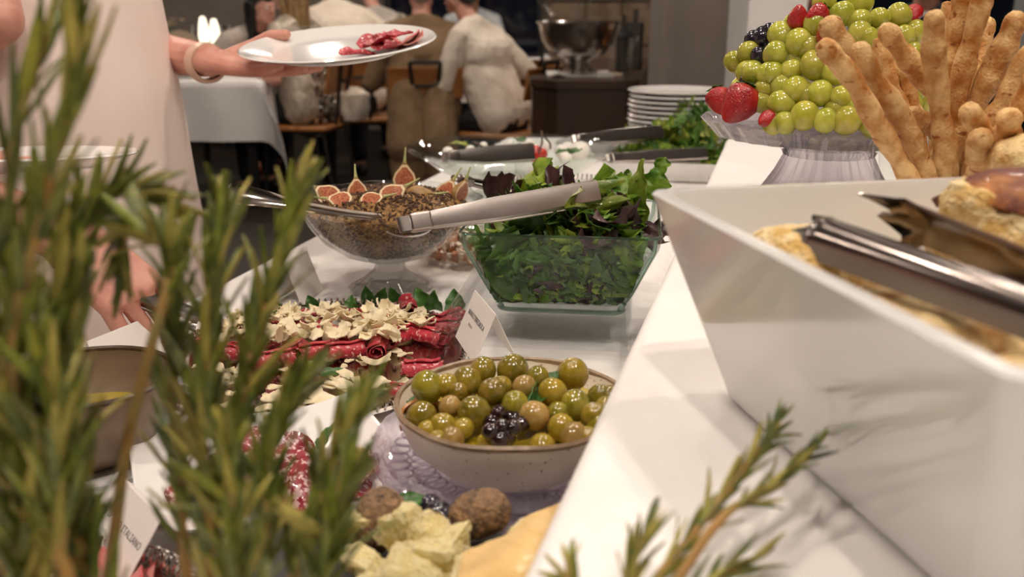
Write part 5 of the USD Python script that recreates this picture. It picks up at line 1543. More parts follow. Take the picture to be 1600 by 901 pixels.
# the card before the salad bowl: its printed leaf faces the camera, its ridge runs down to the right
cz = .8265 - .0135
Q = lambda x, y, d: D(x, y, d)
ra, rb_ = P(742, 452, .860), P(775, 492, .860)
M1 = card_frame(ra, rb_, .8125)
tent_card("white folded name card on the acrylic riser in front of the salad bowl", frame((-.0275, .934, .8127), rz=-74.6), .088, .050, .022, (("MANZO BRESAOLA", .0052, .62, "ink", -.002), ("Manzo", .0036, .44, "ink_grey", -.012)))
tent_card("white folded card lettered in black beside the salami dish, near the rosemary", frame((-.262, .605, T + .003), rz=-50), .088, .05, .036, (("ANTIPASTO ITALIANO", .0050, .62, "ink", 0), ("antipasto", .003, .44, "ink_grey", -.012)))
tent_card("blank grey looking folded card in the shadow left of the footed bowl", frame((-.291, 1.253, T + .003), rz=79), .075, .055, .020)
tent_card("folded card seen end on behind the brown bowl at the left", frame((-.415, .960, T + .003), rz=68), .088, .052, .026)

# ------------------------------------------------------------------ carpaccio platter
KC = np.array([-.212, .992]); KX, KY, KZ = .160, .185, .785


def ell(TH, R, Z):
    return R, Z


kp = thing("carpaccio_platter", "oval silver platter with a beaded rim holding bresaola rolls and cheese", "platter", (KC[0], KC[1], T))
E_ = np.diag([KX / .16, KY / .16, 1, 1.0])
part(kp, "tray", moved(lathe([(0, .004), (.135, .004), (.152, .013), (.158, .015), (.158, .017), (.150, .0165), (.134, .0075), (0, .0072)], 128), E_), "silver_tray")
bd = []
for k in range(130):
    a = k / 130 * 6.2832
    t_ = np.linspace(0, np.pi, 6)
    ca = np.array([math.cos(a) * KX, math.sin(a) * KY])
    bd.append(tube(np.column_stack([ca[0] * (1 - .022 * np.cos(t_)), ca[1] * (1 - .022 * np.cos(t_)), .016 + .006 * np.sin(t_)]), .0016, 6))
bd.append(moved(lathe([(.1565, .0145), (.163, .0145), (.163, .0185), (.1565, .0185)], 128, closed=True), E_))
part(kp, "beaded_rim", cat_(bd), "silver", kind="stuff")
ZT = T + .008
r = np.random.default_rng(12)


def meat_roll(q, L_, rad, ang, seed, label, group=None):
    """A rolled slice: a spiral sheet with ragged ends."""
    rg_ = np.random.default_rng(seed); n = 34; G = []
    for k in range(n):
        t_ = k / (n - 1) * 2.3 * 6.283; rr = rad * (.32 + .68 * k / (n - 1))
        row = []
        for v in np.linspace(-1, 1, 9):
            e = L_ / 2 * v * (1 + .10 * math.sin(t_ * 1.7 + seed) + .05 * math.sin(t_ * 4.3))
            rr2 = rr * (1 + .10 * math.sin(v * 5 + t_ + seed) + .14 * v * v)
            row.append((e, rr2 * math.cos(t_), rad * 1.0 + rr2 * math.sin(t_) * .85))
        G.append(row)
    put("meat_roll", moved(sheet(np.array(G), .0012), frame(q, rz=ang)), "bresaola", label, "cured meat", group, smooth=50)


MR = [(452, 552, .05), (497, 547, .045), (541, 546, .042), (592, 538, .05), (632, 520, .045), (665, 522, .05), (700, 498, .045), (490, 500, .04), (563, 486, .03), (640, 478, .04), (690, 510, .04), (425, 560, .045),
      (430, 530, .045), (660, 575, .04), (632, 605, .03), (520, 520, .045), (590, 505, .04), (450, 512, .04), (385, 540, .045), (350, 550, .04), (375, 515, .04), (330, 535, .04)]
WH = ["at the front of the row, second from left", "third from left along the front", "in the middle of the front row", "biggest at the front, right of the middle", "below the cheese at the right", "right of the leaves near the name card", "furthest right beside the name card",
      "poking out of the cheese at the left", "at the back of the platter among leaves", "at the back right under leaves", "between two leaves at the right", "at the left end behind the rosemary", "left, under the cheese", "by the rim of the acrylic riser", "small one beside the olive bowl", "under the shaved cheese in the middle", "under the shaved cheese, back middle", "under the shaved cheese, back left", "behind the thick rosemary sprig", "near the left end, front", "near the left end, back", "furthest left on the platter"]
for k, ((px, py, L_), wh) in enumerate(zip(MR, WH)):
    q = P(px, py, ZT + .012); q[2] = ZT
    meat_roll(q, L_, .0115 if k not in (14, 8) else .008, r.normal() * 30 + (0 if k % 3 else 70), k, "rolled slice of dark red bresaola " + wh)


def shaving(q, s, R, k, grp, lab):
    G = []; rg_ = np.random.default_rng(900 + k); ph = rg_.random(4) * 6
    for u in np.linspace(-1, 1, 8):
        row = []
        for v in np.linspace(-1, 1, 6):
            rim = 1 + .12 * math.sin(4 * u + ph[0]) * abs(v) + .10 * math.sin(6 * v + ph[1]) * abs(u)
            uu, vv = u * math.sqrt(1 - .42 * v * v), v * math.sqrt(1 - .42 * u * u)
            row.append((uu * s * rim, vv * s * .6 * rim, s * .4 * (u * u * (ph[2] - 2) * .3 + .5 * u * v * math.cos(ph[3]) + .25 * v * v)))
        G.append(row)
    cs = put("cheese_shaving", moved(sheet(np.array(G), .0013), frame(q) @ R), "shaving", lab, "cheese shaving", grp, smooth=40)
    if grp:
        rowed(cs, q, *(("pale cheese flake", "of flakes heaped over the bresaola"), ("pale cheese flake", "of flakes on the bare silver"))["scattered" in grp])


kq = 0
for k in range(270):                             # heaped over the rolls
    px, py = 330 + 365 * r.random(), 480 + 46 * r.random()
    lift = .016 + .012 * r.random()
    q = P(px, py, ZT + lift)
    if np.hypot((q[0] - KC[0]) / KX, (q[1] - KC[1]) / KY) > .86 or (px > 630 and py > 505):
        continue
    shaving(q, .0055 + .0085 * r.random(), rot_rand(r, .45), k, "cheese shavings heaped on the bresaola", "pale shaved cheese flake heaped over the bresaola rolls"); kq += 1
for k in range(62):                              # scattered in front
    px, py = 300 + 355 * r.random(), 548 + 100 * r.random()
    q = P(px, py, ZT + .004)
    if np.hypot((q[0] - KC[0]) / KX, (q[1] - KC[1]) / KY) > .84:
        continue
    shaving(q, .005 + .008 * r.random(), rot_rand(r, .16), 200 + k, "cheese shavings scattered on the platter", "pale shaved cheese flake scattered on the bare front of the platter")
for k, (px, py, s, lab) in enumerate(((585, 568, .017, "square flat cheese flake in the middle of the bare platter"), (592, 597, .018, "thick square cheese flake nearest the green stem"), (508, 628, .022, "long curved cheese shaving at the front of the platter"), (528, 598, .016, "pointed cheese shaving left of the square flakes"))):
    shaving(P(px, py, ZT + .006), s, rot_rand(r, .08), 400 + k, None, lab)
for k, (px, py, L_, m_) in enumerate(((598, 472, .032, 0), (578, 468, .03, 0), (620, 468, .028, 0), (662, 474, .034, 0), (680, 476, .03, 0), (712, 478, .034, 0), (548, 482, .026, 0), (490, 478, .024, 0), (437, 488, .03, 0), (520, 582, .036, 1), (655, 500, .024, 0), (668, 506, .02, 0), (395, 500, .03, 0), (262, 590, .035, 1), (270, 560, .03, 1), (640, 590, .02, 1))):
    q = P(px, py, ZT + (.012 if m_ == 0 else .004)); a = r.random() * 6.28
    X = np.array([math.cos(a) * .6, math.sin(a) * .4, .75]) if m_ == 0 else np.array([1, .1, .12])
    lf = leaf(L_, L_ * .8 if m_ == 0 else L_ * .4, 12, 9, .08, 2, .4, .3, .5, k, .0008)
    put("herb_leaf", moved(lf, frame(q - X * L_ * .35, X=X, Z=(-.3, -.8, .4) if m_ == 0 else (0, -.3, 1))), "herb", "%s green leaf on the carpaccio platter, %s" % (("round standing", "flat lying")[m_],
        ["centre back", "left of the centre back", "right of the centre back", "behind the roll by the card", "second behind the roll by the card", "rightmost, touching the name card", "left back", "far left back", "leftmost behind the rosemary", "largest, alone on the bare silver", "small one by the right rolls", "smallest by the right rolls", "behind the rosemary", "at the left beaded rim", "second at the left beaded rim", "beside the pink roll near the olives"][k]), "leaf", smooth=True)
pc = []
for k in range(150):
    q = P(400 + 280 * r.random(), 545 + 105 * r.random(), ZT + .001)
    if np.hypot((q[0] - KC[0]) / KX, (q[1] - KC[1]) / KY) < .82:
        pc.append(moved(displace(ico(.0011 + .0012 * r.random(), 1), .0004, 400, k), q))
put("peppercorn", cat_(pc), "pepper", "crushed red peppercorns sprinkled over the silver platter", "pepper", kind="stuff", smooth=False)

# ------------------------------------------------------------------ salami dish, brown bowl, cheese board
WC = P(420, 735, T + .02)[:2]
wave = lambda u, v: .012 * (np.abs(u) ** 3 * np.abs(v) ** 3) - .004 + .004 * np.cos(3 * np.arctan2(v, u))
put("salami_dish", loft([rsq(.055, .055, .02, 0), rsq(.062, .062, .02, .002), rsq(.100, .100, .018, .030, zf=wave), rsq(.1015, .1015, .017, .0315, zf=wave), rsq(.0985, .0985, .017, .0315, zf=wave), rsq(.060, .060, .02, .006), rsq(.05, .05, .02, .005)]),
    "porcelain", "square white dish with upturned wavy corners holding salami", "dish", M=frame((WC[0], WC[1], T + .002), rz=24), smooth=40)
r = np.random.default_rng(31)
for k, (px, py) in enumerate(((415, 690), (408, 712), (402, 735), (398, 752), (455, 705), (450, 728), (446, 745), (560, 728), (585, 752), (600, 762), (335, 740), (300, 775), (360, 775), (430, 775), (480, 770), (520, 755))):
    q = P(px, py, T + .022); d_ = q[:2] - WC
    if np.linalg.norm(d_) > .072:
        q[:2] = WC + d_ * .072 / np.linalg.norm(d_)
    n_ = 20; th = np.arange(n_) * 2 * np.pi / n_
    s_ = loft([np.column_stack([.021 * np.cos(th) * f_, .017 * np.sin(th) * f_, z_ + .004 * np.cos(2 * th + k)]) for f_, z_ in ((.96, 0), (1, .0012), (.96, .0022))])
    ss = put("salami_slice", displace(moved(s_.subdivide(), frame(q) @ trimesh.transformations.euler_matrix(.5 + .3 * r.random(), .3 * r.normal(), .4 * r.normal(), "sxyz")), .001, 120, k), "salami", "white speckled red salami slice in the wavy white dish", "salami", "overlapping salami slices in the white dish", smooth=40)
    rowed(ss, q, "white speckled red salami slice", "of the white dish")
sprite_leaf("bay_leaf", D(506, 700, .66), D(520, 655, .69), .020, "dark green bay leaf standing at the right rim of the salami dish", "leaf", "herb", (-.5, -.8, .2), 9)
BC = P(140, 640, T + .05)[:2]
put("saucer", moved(plate_mesh(.088, .014), (BC[0] + .005, BC[1] - .005, T + .001)), "porcelain", "white saucer under the brown bowl at the left", "saucer")
bb = thing("brown_bowl", "brown glazed bowl with a dark rim on a white saucer behind the rosemary", "bowl", (BC[0], BC[1], T + .008))
part(bb, "bowl_body", lathe([(0, 0), (.035, 0), (.038, .004), (.058, .022), (.070, .05), (.0725, .072), (.0695, .072), (.066, .05), (.054, .026), (.03, .010), (0, .009)], 72), "brown_ware")
part(bb, "rim", lathe([(.0692, .0710), (.0729, .0710), (.0732, .0735), (.071, .0752), (.0692, .0735)], 72, closed=True), "inner_dark_ware")
put("sauce", lathe([(0, .030), (.056, .030), (.0585, .0345), (0, .0345)], 48).apply_translation((BC[0], BC[1], T + .008)), "oil", "amber dressing in the brown bowl", "sauce")
# beaded platter at the bottom left
LC = P(150, 905, T + .02)[:2]
bp_ = thing("silver_platter", "silver platter with a looped rim at the bottom left behind the rosemary", "platter", (LC[0] - .02, LC[1] - .055, T))
part(bp_, "tray", lathe([(0, .004), (.08, .004), (.098, .014), (.098, .016), (.079, .0075), (0, .007)], 96), "silver_tray")
bd = []
for k in range(84):
    a = k / 84 * 6.2832; t_ = np.linspace(0, np.pi, 7)
    bd.append(tube(np.column_stack([(.098 - .0055 * np.cos(t_)) * math.cos(a), (.098 - .0055 * np.cos(t_)) * math.sin(a), .016 + .0095 * np.sin(t_)]), .0016, 6))
part(bp_, "looped_rim", cat_(bd), "silver", kind="stuff")
for k in range(7):
    a = k * .9
    lf = leaf(.07, .05, 12, 9, .2, 3, .5, .4, .5, k, .002)
    put("ham_slice", moved(lf, frame((LC[0] - .03 + .05 * math.cos(a), LC[1] - .055 + .05 * math.sin(a), T + .014), rz=k * 70)), "ham", "folded slice of pink ham, number by place: %s of the ring on the bottom left platter" % ORD[k] if False else "%s folded slice of pink ham from the right on the bottom left platter" % ORD[k], "ham", "pink ham slices at the bottom left", smooth=True)

BT = T + .056                                    # top of the cheese board
cbd = thing("cheese_board", "dark slate board on low feet under the broken cheese and walnuts", "board", frame((-.05, .455, T + .002), rz=-8))
part(cbd, "slab", rbox(.25, .20, .012, .004, (0, 0, .042)), "slate")
for fx in (-.1, .1):
    for fy in (-.075, .075):
        part(cbd, "foot", lathe([(0, 0), (.012, 0), (.014, .042), (0, .043)], 20).apply_translation((fx, fy, 0)), "slate")


def walnut(px, py, wpx, hpx, axis, label, seed):
    q = P(px, py, BT + .022); w = (q - CAM) @ FW
    b = ico(1, 4); v = b.vertices
    v[:, 2] *= 1.18; v *= (1, .92, 1)
    seam = np.exp(-(v[:, 0] / .07) ** 2) * .06 - np.exp(-(v[:, 0] / .022) ** 2) * .075
    rad = hpx / 2 * w / FPX
    b.vertices = v * (1 + seam)[:, None] * rad
    b = displace(b, rad * .06, 1.6 / rad, seed, 2)
    rn = np.abs(2 * meshkit.fbm(b.vertices * (1.5 / rad) + seed, 2, seed) - 1)
    b.vertices = b.vertices * (1 - .045 * np.clip(1 - rn * 6, 0, 1)[:, None])
    put("walnut", b, "walnut_shell", label, "walnut", M=zframe(q, axis, .9), smooth=50)


walnut(750, 802, 118, 84, (.9, .1, .25), "large cracked walnut in its shell in front of the olive bowl", 3)
walnut(592, 812, 95, 88, (.3, .2, .9), "walnut in its shell at the left, beside the salami", 5)


def chunk(name, px, py, z, sx, sy, sz, rz, seed, label, m="parmesan", tilt=(0, 0)):
    q = P(px, py, z); r_ = np.random.default_rng(seed)
    pts = (r_.random((16, 3)) - .5) * (sx, sy, sz); pts = pts / np.maximum(np.abs(pts).max(0) / (np.array([sx, sy, sz]) / 2), 1e-6)
    h_ = trimesh.Trimesh(pts).convex_hull.subdivide_to_size(.0045)
    h_ = displace(displace(h_, .0048, 95, seed, 4), .0016, 330, seed + 3, 2)
    put(name, h_, m, label, "cheese", M=frame(q) @ trimesh.transformations.euler_matrix(tilt[0], tilt[1], math.radians(rz), "sxyz"), smooth=28)


chunk("cheese_chunk", 652, 845, BT + .020, .050, .030, .040, 10, 1, "tall rough parmesan chunk before the two walnuts")
chunk("cheese_chunk", 640, 812, BT + .036, .020, .018, .022, 40, 2, "small parmesan knob on top of the tall chunk")
chunk("cheese_chunk", 575, 878, BT + .016, .042, .034, .032, -20, 3, "rough parmesan chunk at the lower left beside the rosemary")
chunk("cheese_chunk", 552, 835, BT + .018, .026, .026, .030, 30, 4, "parmesan piece half hidden behind the rosemary")
chunk("cheese_chunk", 640, 905, BT + .018, .060, .036, .034, 15, 5, "smooth faced parmesan block at the bottom edge")
chunk("cheese_chunk", 690, 872, BT + .016, .040, .03, .034, 60, 6, "parmesan chunk behind the wedge")
chunk("cheese_chunk", 600, 912, BT + .016, .03, .03, .03, 80, 8, "small parmesan crumble at the bottom edge")
wd = thing("cheese_wedge", "big cheese wedge showing its golden smooth rind beside the white tier", "cheese", frame((0, 0, 0)))
wp = [P(x_, y_, BT + .036) for x_, y_ in ((700, 935), (716, 868), (790, 838), (815, 812), (884, 784), (878, 830), (858, 945), (790, 990))]
from shapely.geometry import Polygon
wpoly = Polygon([tuple(p[:2]) for p in wp]).buffer(.003).buffer(-.0015)
wpoly = max(getattr(wpoly, "geoms", [wpoly]), key=lambda g: g.area)
wm = trimesh.creation.extrude_polygon(wpoly, .036, engine="earcut").subdivide_to_size(.0055, max_iter=20); wm.merge_vertices(); wm.apply_translation((0, 0, BT))
part(wd, "cheese_body", displace(wm, .0016, 140, 4, 4), "parmesan", smooth=28)
wrind = wpoly.buffer(-.0045)
rm = trimesh.creation.extrude_polygon(max(getattr(wrind, "geoms", [wrind]), key=lambda g: g.area), .008, engine="earcut").subdivide_to_size(.0055, max_iter=20); rm.merge_vertices(); rm.apply_translation((0, 0, BT + .0315))
part(wd, "rind", displace(rm, .0008, 60, 2, 3), "rind", smooth=40)
for k, (px, py, rr) in enumerate(((683, 803, .009), (672, 790, .008), (695, 815, .009))):
    blob("dark_grape", P(px, py, BT + .010), rr, 1.1, "black_grape", "dark red grape between the walnuts, %s" % ("middle one", "upper one", "lower one")[k], "grape", None, 300 + k)
sprite_leaf("bay_leaf", D(622, 792, .56), D(665, 774, .565), .014, "green leaf lying between the walnuts under the glass stand", "leaf", "herb", (0, -.5, .9), 12)

# ------------------------------------------------------------------ farther dishes
PA = np.array([-.062, 1.475])
pa = thing("glass_plate", "low ribbed glass plate of diced vegetables between the figs and the salad bowl", "plate", (PA[0], PA[1], T))
part(pa, "plate_glass", lathe([(0, .001), (.055, .001), (.075, .010), (.103, .026), (.106, .029), (.103, .031), (.075, .016), (0, .009)], 120, flutes(60, .012, .05, .10)), "glass_warm")
bd = [moved(ico(.0028, 1), (.1045 * math.cos(k / 90 * 6.2832), .1045 * math.sin(k / 90 * 6.2832), .0325)) for k in range(90)]
part(pa, "beaded_rim", cat_(bd), "glass", kind="stuff")
r = np.random.default_rng(41); dc, dw = [], []
for k in range(420):
    a = r.random() * 6.283; rr = .085 * math.sqrt(r.random()); s_ = .0032 + .0025 * r.random()
    b_ = moved(rbox(s_ * 2, s_ * 1.6, s_ * 1.4, .0008, seg=4), frame((PA[0] + rr * math.cos(a), PA[1] + rr * math.sin(a), T + .016 + .022 * (1 - (rr / .09) ** 2) * r.random())) @ rot_rand(r))
    (dc, dw, dw)[k % 3].append(b_) if k % 5 else dc.append(b_)
put("diced_vegetable", cat_(dc), "diced", "orange diced vegetables heaped on the ribbed glass plate", "diced vegetables", kind="stuff", smooth=False)
put("diced_onion", cat_(dw), "diced_white", "pale diced pieces among the orange vegetables on the glass plate", "diced vegetables", kind="stuff", smooth=False)
for k in range(7):
    a = k * 1.7; rr = .02 + .05 * (k % 3) / 3
    pl_ = put("parsley_leaf", moved(leaf(.018, .014, 8, 7, .3, 3, .5, .3, .5, k), frame((PA[0] + rr * math.cos(a), PA[1] - .02 + rr * math.sin(a), T + .040), rz=k * 77)), "herb", None, "leaf", "herb leaves on the diced vegetables", smooth=True)
    rowed(pl_, (PA[0] + rr * math.cos(a), PA[1] - .02 + rr * math.sin(a), T + .04), "green herb leaf", "on the diced vegetables")
PB = np.array([.095, 1.615]); BZ = .848
pb = thing("glass_cake_stand", "beaded glass stand behind the salad bowl with scraps of food", "cake stand", (PB[0], PB[1], T))
hb = BZ - T
part(pb, "pedestal", lathe([(0, .001), (.06, .001), (.062, .005), (.03, .02), (.022, hb - .02), (.04, hb - .014), (0, hb - .013)], 72, flutes(18, .04, .02, .06)), "glass_warm")
part(pb, "plate", lathe([(0, hb - .014), (.10, hb - .012), (.134, hb - .004), (.138, hb), (.133, hb + .001), (.10, hb - .006), (0, hb - .008)], 128), "glass")
bd = []
for k in range(100):
    a = k / 100 * 6.2832; t_ = np.linspace(0, np.pi, 6)
    bd.append(tube(np.column_stack([(.137 - .004 * np.cos(t_)) * math.cos(a), (.137 - .004 * np.cos(t_)) * math.sin(a), hb + .009 * np.sin(t_)]), .0014, 6))
part(pb, "beaded_rim", cat_(bd), "silver", kind="stuff")
for k in range(9):
    a = k * .7; rr = .05 + .05 * (k % 2)
    fsc = put("food_scrap", displace(moved(ico(.009, 2), (PB[0] + rr * math.cos(a), PB[1] + rr * math.sin(a), BZ + .000)), .004, 90, k), ("orange_peel", "ham", "shaving")[k % 3], None, "food", "scraps on the beaded glass stand", smooth=True)
    rowed(fsc, (PB[0] + rr * math.cos(a), PB[1] + rr * math.sin(a), BZ), "small %s food scrap" % ("orange", "pink", "pale")[k % 3], "on the beaded glass stand")
# mozzarella platter
MC = np.array([0.0, 1.98]); MZ, MRr = .872, .216
mp_ = thing("mozzarella_platter", "wide clear glass footed platter of mozzarella and tomatoes", "platter", (MC[0], MC[1], T))
hm_ = MZ - T
part(mp_, "foot", lathe([(0, .001), (.09, .001), (.092, .006), (.06, .02), (.05, .035), (.07, .045), (0, .046)], 72), "glass")
part(mp_, "plate", lathe([(0, .044), (.09, .045), (.15, .060), (.185, hm_ - .018), (.205, hm_ - .006), (MRr, hm_), (MRr + .001, hm_ + .004), (.206, hm_ + .002), (.186, hm_ - .010), (.148, .068), (.09, .053), (0, .051)], 128), "glass_green")
r = np.random.default_rng(51)
MB = [(905, 236, 30), (880, 238, 24), (862, 226, 18), (838, 222, 20), (795, 226, 16), (755, 229, 14), (735, 233, 13), (700, 238, 16), (920, 228, 20), (816, 230, 15), (885, 248, 22)]
for k, (px, py, pr_) in enumerate(MB):
    q = P(px, py, T + .085); w = (q - CAM) @ FW; rad = pr_ / 2 * w / FPX * 1.15
    d_ = np.hypot(*(q[:2] - MC)); q[:2] = MC + (q[:2] - MC) * min(1, .165 / max(d_, 1e-6))
    q[2] = max(q[2], T + .056 + rad)
    blob("mozzarella", q, rad, .85, "mozzarella", ["largest mozzarella ball at the right end of the glass platter", "mozzarella ball left of the largest one", "mozzarella behind the tomatoes at right", "mozzarella in the middle of the platter", "mozzarella left of the tomatoes", "small mozzarella left of the middle", "smallest mozzarella towards the left", "leftmost mozzarella by the yellow leaf", "mozzarella at the back right of the platter", "mozzarella directly behind the cherry tomatoes", "mozzarella at the front right under a leaf"][k], "mozzarella", None, k)
for k, (px, py) in enumerate(((812, 233), (828, 232), (838, 236), (822, 241), (846, 240), (835, 244))):
    q = P(px, py, T + .085)
    ct = blob("cherry_tomato", q, .0135, .95, "tomato", "red cherry tomato in the cluster on the mozzarella platter", "tomato", "cherry tomatoes on the platter", k, .02)
    rowed(ct, q, "red cherry tomato", "of the cluster by the mozzarella")
for k, (px, py, lab) in enumerate(((868, 240, "dark leaf right of the tomatoes on the mozzarella platter"), (893, 240, "small leaf on the mozzarella at the right"), (817, 222, "green leaf at the back of the mozzarella platter"), (730, 228, "yellow green leaf at the left of the mozzarella platter"))):
    q = P(px, py, T + .105)
    put("basil_leaf", moved(leaf(.04, .026, 10, 7, .1, 2, .5, .3, seed=k), frame(q, X=(math.cos(k), math.sin(k), .3))), "herb" if k != 3 else "lettuce_pale", lab, "leaf", smooth=True)
for k, (x0, y0, x1, y1) in enumerate(((842, 240, 846, 205), (860, 232, 852, 215), (760, 235, 740, 222))):
    put("herb_sprig", tube(smooth_line([D(x0, y0, 1.93), D((x0 + x1) / 2 + 3, (y0 + y1) / 2, 1.94), D(x1, y1, 1.96)], 8), .0022, 6), "hair_brown", "thin dark herb stem %s on the mozzarella platter" % ("standing upright", "leaning beside the upright one", "at the left")[k], "stem")
flat_tongs("dark steel tongs lying inside the mozzarella platter at the left", D(700, 246, 1.84), D(832, 238, 1.90), .034, .014, (0, .95, -.32), "steel_mid")
flat_tongs("steel tongs with bright handle crossing from the platter to the far green salad", D(955, 247, 1.92), D(1098, 242, 2.06), .026, .020, (.05, .90, -.42), "steel_soft")
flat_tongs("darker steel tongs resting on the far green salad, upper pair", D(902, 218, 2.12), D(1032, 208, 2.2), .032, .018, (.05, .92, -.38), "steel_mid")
# white rectangular dish of greens
RM = frame((.385, 2.275, T + .002), rz=-13)
rr_ = lambda hx, hy, z: rsq(hx, hy, .008, z)
put("rectangular_dish", loft([rr_(.13, .125, 0), rr_(.135, .13, .003), rr_(.152, .147, .042), rr_(.152, .147, .045), rr_(.147, .142, .045), rr_(.130, .125, .008), rr_(.12, .115, .007)]), "porcelain", "white rectangular dish of leafy greens at the far end of the buffet", "dish", M=RM, smooth=40)
FK = [("frisee", "lettuce", "bright curly leaf in the far white dish"), ("frill", "lettuce", "frilly green leaf in the far white dish"), ("frisee", "lettuce_dark", "dark curly leaf in the far white dish"), ("frisee", "lettuce", "bright curly leaf in the far white dish"), ("frill", "lettuce_dark", "dark green leaf in the far white dish"), ("frill", "lettuce_pale", "pale yellow green leaf in the far white dish")]
fill_leaves("salad_leaf", RM, lambda z: .138, .010, .05, .135, 150, 9, FK, .075, group="far dish:")
# stacked plates on a round tray at the far end
tc_ = D(990, 200, 2.66); TX = .40
put("round_platter", lathe([(0, 0), (.20, 0), (.255, .012), (.26, .018), (.252, .019), (.2, .008), (0, .008)], 96).apply_translation((TX - .02, 2.66, T + .001)), "porcelain", "round white platter under the stack of plates at the far end of the buffet", "platter")
for k in range(12):
    put("stacked_plate", moved(plate_mesh(.133, .016), (TX + .045 + .002 * math.sin(k * 2.1), 2.62 + .002 * math.cos(k * 1.7), T + .0105 + .0128 * k)), "porcelain", ["lowest white plate of the stack behind the far salad", "topmost white plate of the stack behind the far salad"][k == 11] if k in (0, 11) else "white plate %s from the top of the stack behind the far salad" % ["", "eleventh", "tenth", "ninth", "eighth", "seventh", "sixth", "fifth", "fourth", "third", "second"][k], "plate", "stacked white plates")

# reaching guest's tongs
tg = flat_tongs("steel tongs held by the reaching hand over the left edge of the table", D(130, 430, .985), D(312, 502, 1.02), .020, .012, (0, .3, -1), "steel")

# ------------------------------------------------------------------ rosemary in the foreground
jar = thing("glass_jar", "glass jar of rosemary stems below the front edge of the picture", "jar", (-.17, .26, T + .001))
part(jar, "jar_glass", lathe([(0, 0), (.06, 0), (.064, .005), (.064, .07), (.066, .074), (.062, .074), (.06, .006), (0, .005)], 48), "glass")
tum = thing("glass_tumbler", "small glass of rosemary on the raised tier, under the frame", "glass", (.035, .245, TI + .004))
part(tum, "tumbler_glass", lathe([(0, 0), (.022, 0), (.025, .045), (.023, .045), (.020, .003), (0, .003)], 32), "glass")


def rosemary(label, pts, nneedles, nl, seed, start=.1, spread=.62, wid=.0036, group=None, droop=0, pale=.22):
    """A sprig: a woody stem with whorls of narrow leaves, each leaf a part."""
    r = np.random.default_rng(seed)
    c = smooth_line(pts, 40)
    c += (meshkit.fbm(np.column_stack([np.arange(40) * .2, np.full(40, seed), np.zeros(40)]), 2, seed) - .5)[:, None] * .004
    t = thing("rosemary_sprig", label, "rosemary", frame(c[0]), group)
    part(t, "stem", tube(c, np.linspace(.0026, .0012, 40), 7), "twig", world=True)
    tan = np.gradient(c, axis=0); tan /= np.linalg.norm(tan, axis=1, keepdims=True)
    for k in range(nneedles):
        s_ = start + (1 - start) * ((k + r.random() * .8) / nneedles); i = min(int(s_ * 39), 38); base = c[i] + (c[i + 1] - c[i]) * (s_ * 39 - i)
        a = k * 2.4 + r.normal() * .3
        u = np.cross(tan[i], (0, 0, 1.0)); u /= np.linalg.norm(u); v = np.cross(tan[i], u)
        sp_ = .90 * spread * (1.15 - .75 * s_) * (.7 + .6 * r.random())
        d_ = tan[i] * math.cos(sp_) + (u * math.cos(a) + v * math.sin(a)) * math.sin(sp_)
        L_ = nl * (.75 + .5 * r.random()) * (1 - .35 * max(s_ - .85, 0) / .15)
        bend = (u * math.cos(a) + v * math.sin(a)) * L_ * .12 * r.normal() + np.array([0, 0, -droop * L_ * .4])
        w = wid * (.75 + .5 * r.random())
        side = np.cross(d_, (u * math.cos(a) + v * math.sin(a)) + .001); side /= np.linalg.norm(side) + 1e-9
        nn = np.cross(d_, side)
        rows = []
        for q, f_ in zip(np.linspace(0, 1, 5), (.35, .95, 1, .8, .12)):
            p_ = base + d_ * L_ * q + bend * q * q
            rows.append([p_ - side * w / 2 * f_ + nn * w * .10, p_ + nn * w * .0, p_ + side * w / 2 * f_ + nn * w * .10])
        part(t, "needle", sheet(np.array(rows), w * .28), "needle_pale" if r.random() < pale else "needle", world=True, smooth=60)


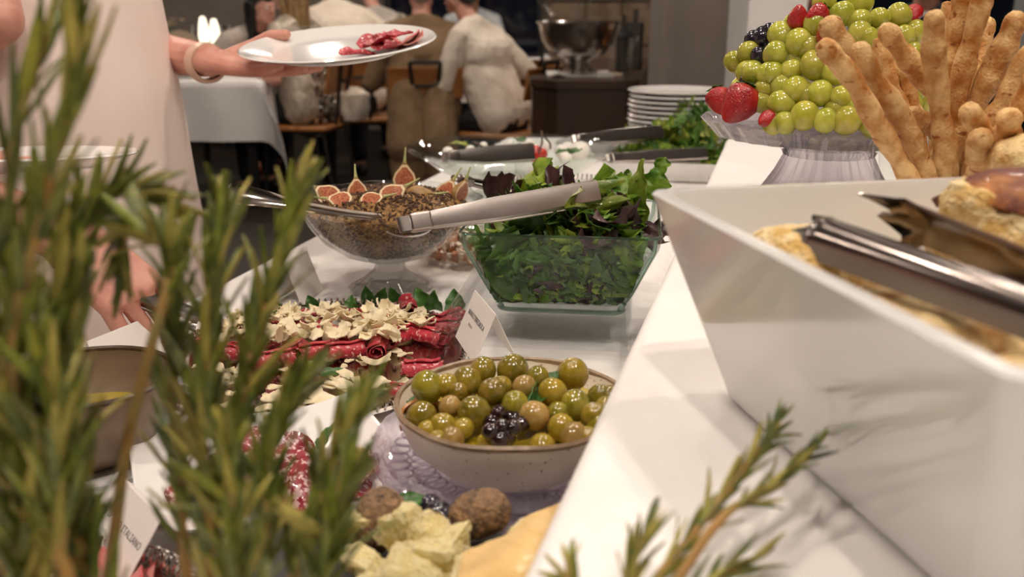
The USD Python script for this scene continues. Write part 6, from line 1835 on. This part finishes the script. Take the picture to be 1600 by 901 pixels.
SP = [("tall rosemary sprig reaching the top left of the picture", [(60, 960), (30, 700), (35, 480), (80, 300), (108, 150), (122, -20)], .30, .33, 30, .034, .30, .50),
      ("rosemary sprig crossing the tall one at the far left", [(-40, 930), (-20, 600), (5, 380), (30, 200), (70, 60)], .31, .36, 26, .032, .30, .5),
      ("thick upright rosemary sprig in the middle of the bunch", [(330, 980), (318, 760), (322, 600), (335, 440), (352, 330)], .33, .40, 84, .030, .02, .58),
      ("rosemary sprig leaning right behind the thick one, near the carpaccio", [(300, 960), (350, 740), (395, 560), (432, 400), (462, 300)], .34, .41, 74, .030, .15, .5),
      ("rosemary sprig just left of the thick upright one", [(290, 980), (285, 760), (270, 600), (272, 470), (275, 400)], .35, .42, 62, .028, .12, .6),
      ("drooping rosemary tip bent over the hand in the left middle", [(170, 900), (215, 620), (260, 440), (250, 370), (205, 350), (196, 420)], .34, .40, 56, .026, .35, .55),
      ("arching rosemary sprig pointing right at mid height", [(60, 900), (90, 560), (130, 360), (190, 302), (262, 318)], .35, .41, 52, .028, .30, .55),
      ("dense rosemary sprig at the left edge, halfway up", [(20, 980), (10, 760), (20, 560), (40, 400), (60, 310)], .30, .35, 74, .028, .08, .65),
      ("rosemary sprig standing left of the brown bowl", [(90, 960), (95, 760), (70, 600), (95, 450), (110, 340)], .31, .36, 74, .028, .10, .62),
      ("rosemary sprig in front of the brown bowl", [(110, 980), (120, 800), (95, 640), (110, 520), (120, 420)], .30, .35, 60, .026, .10, .6),
      ("low rosemary sprig at the bottom left corner", [(20, 1000), (40, 860), (60, 740), (30, 640)], .28, .31, 60, .028, .05, .65),
      ("rosemary sprig leaning left below the lettered card", [(200, 1010), (150, 900), (100, 800), (60, 720)], .29, .33, 44, .026, .10, .6),
      ("rosemary sprig before the salami dish", [(400, 980), (410, 840), (420, 740), (440, 660), (470, 600)], .33, .37, 64, .026, .08, .55),
      ("rosemary sprig leaning right in front of the parmesan", [(440, 980), (470, 860), (500, 770), (530, 690), (556, 640)], .33, .37, 62, .026, .08, .55),
      ("rosemary sprig at the bottom between salami and parmesan", [(480, 1000), (500, 900), (520, 820), (545, 750)], .31, .34, 46, .026, .05, .55),
      ("short rosemary sprig in the bottom middle of the bunch", [(370, 1000), (375, 900), (370, 800), (352, 700)], .29, .32, 52, .026, .05, .6),
      ("brown stemmed rosemary sprig at the bottom left", [(110, 1000), (100, 860), (90, 740), (82, 640), (70, 540)], .27, .31, 44, .026, .2, .6),
      ("rosemary sprig leaning left over the left frame edge", [(90, 1000), (40, 820), (-10, 660), (-40, 560)], .28, .32, 48, .028, .05, .6)]
for k, (lab, pts, d0, d1, nn_, nl, st_, sp_) in enumerate(SP):
    n = len(pts)
    rosemary(lab, [D(x, y, d0 + (d1 - d0) * i / (n - 1)) for i, (x, y) in enumerate(pts)], nn_, nl, k + 1, st_, sp_, droop=.2 if "droop" in lab else 0)
SP2 = [("rosemary sprig lying over the white cloth at the lower right, the largest there", [(960, 1010), (1030, 900), (1110, 800), (1180, 710), (1215, 660)], .31, .41, 40, .024, .22, .42),
       ("right branch of rosemary pointing at the bread dish", [(1020, 960), (1120, 820), (1200, 760), (1270, 705)], .325, .40, 26, .022, .35, .48),
       ("small rosemary sprig at the left of the lower right group", [(930, 1010), (900, 930), (885, 880)], .31, .33, 16, .014, .1, .5),
       ("rosemary sprig pointing right at the bottom edge", [(1000, 1010), (1090, 925), (1180, 870)], .31, .35, 20, .022, .2, .5),
       ("upright rosemary sprig standing left of the largest one", [(960, 1000), (985, 900), (1010, 830)], .31, .34, 22, .020, .15, .45)]
for k, (lab, pts, d0, d1, nn_, nl, st_, sp_) in enumerate(SP2):
    n = len(pts)
    rosemary(lab, [D(x, y, d0 + (d1 - d0) * i / (n - 1)) for i, (x, y) in enumerate(pts)], nn_, nl, k + 40, st_, sp_, .0024, pale=.3)

label_rows()
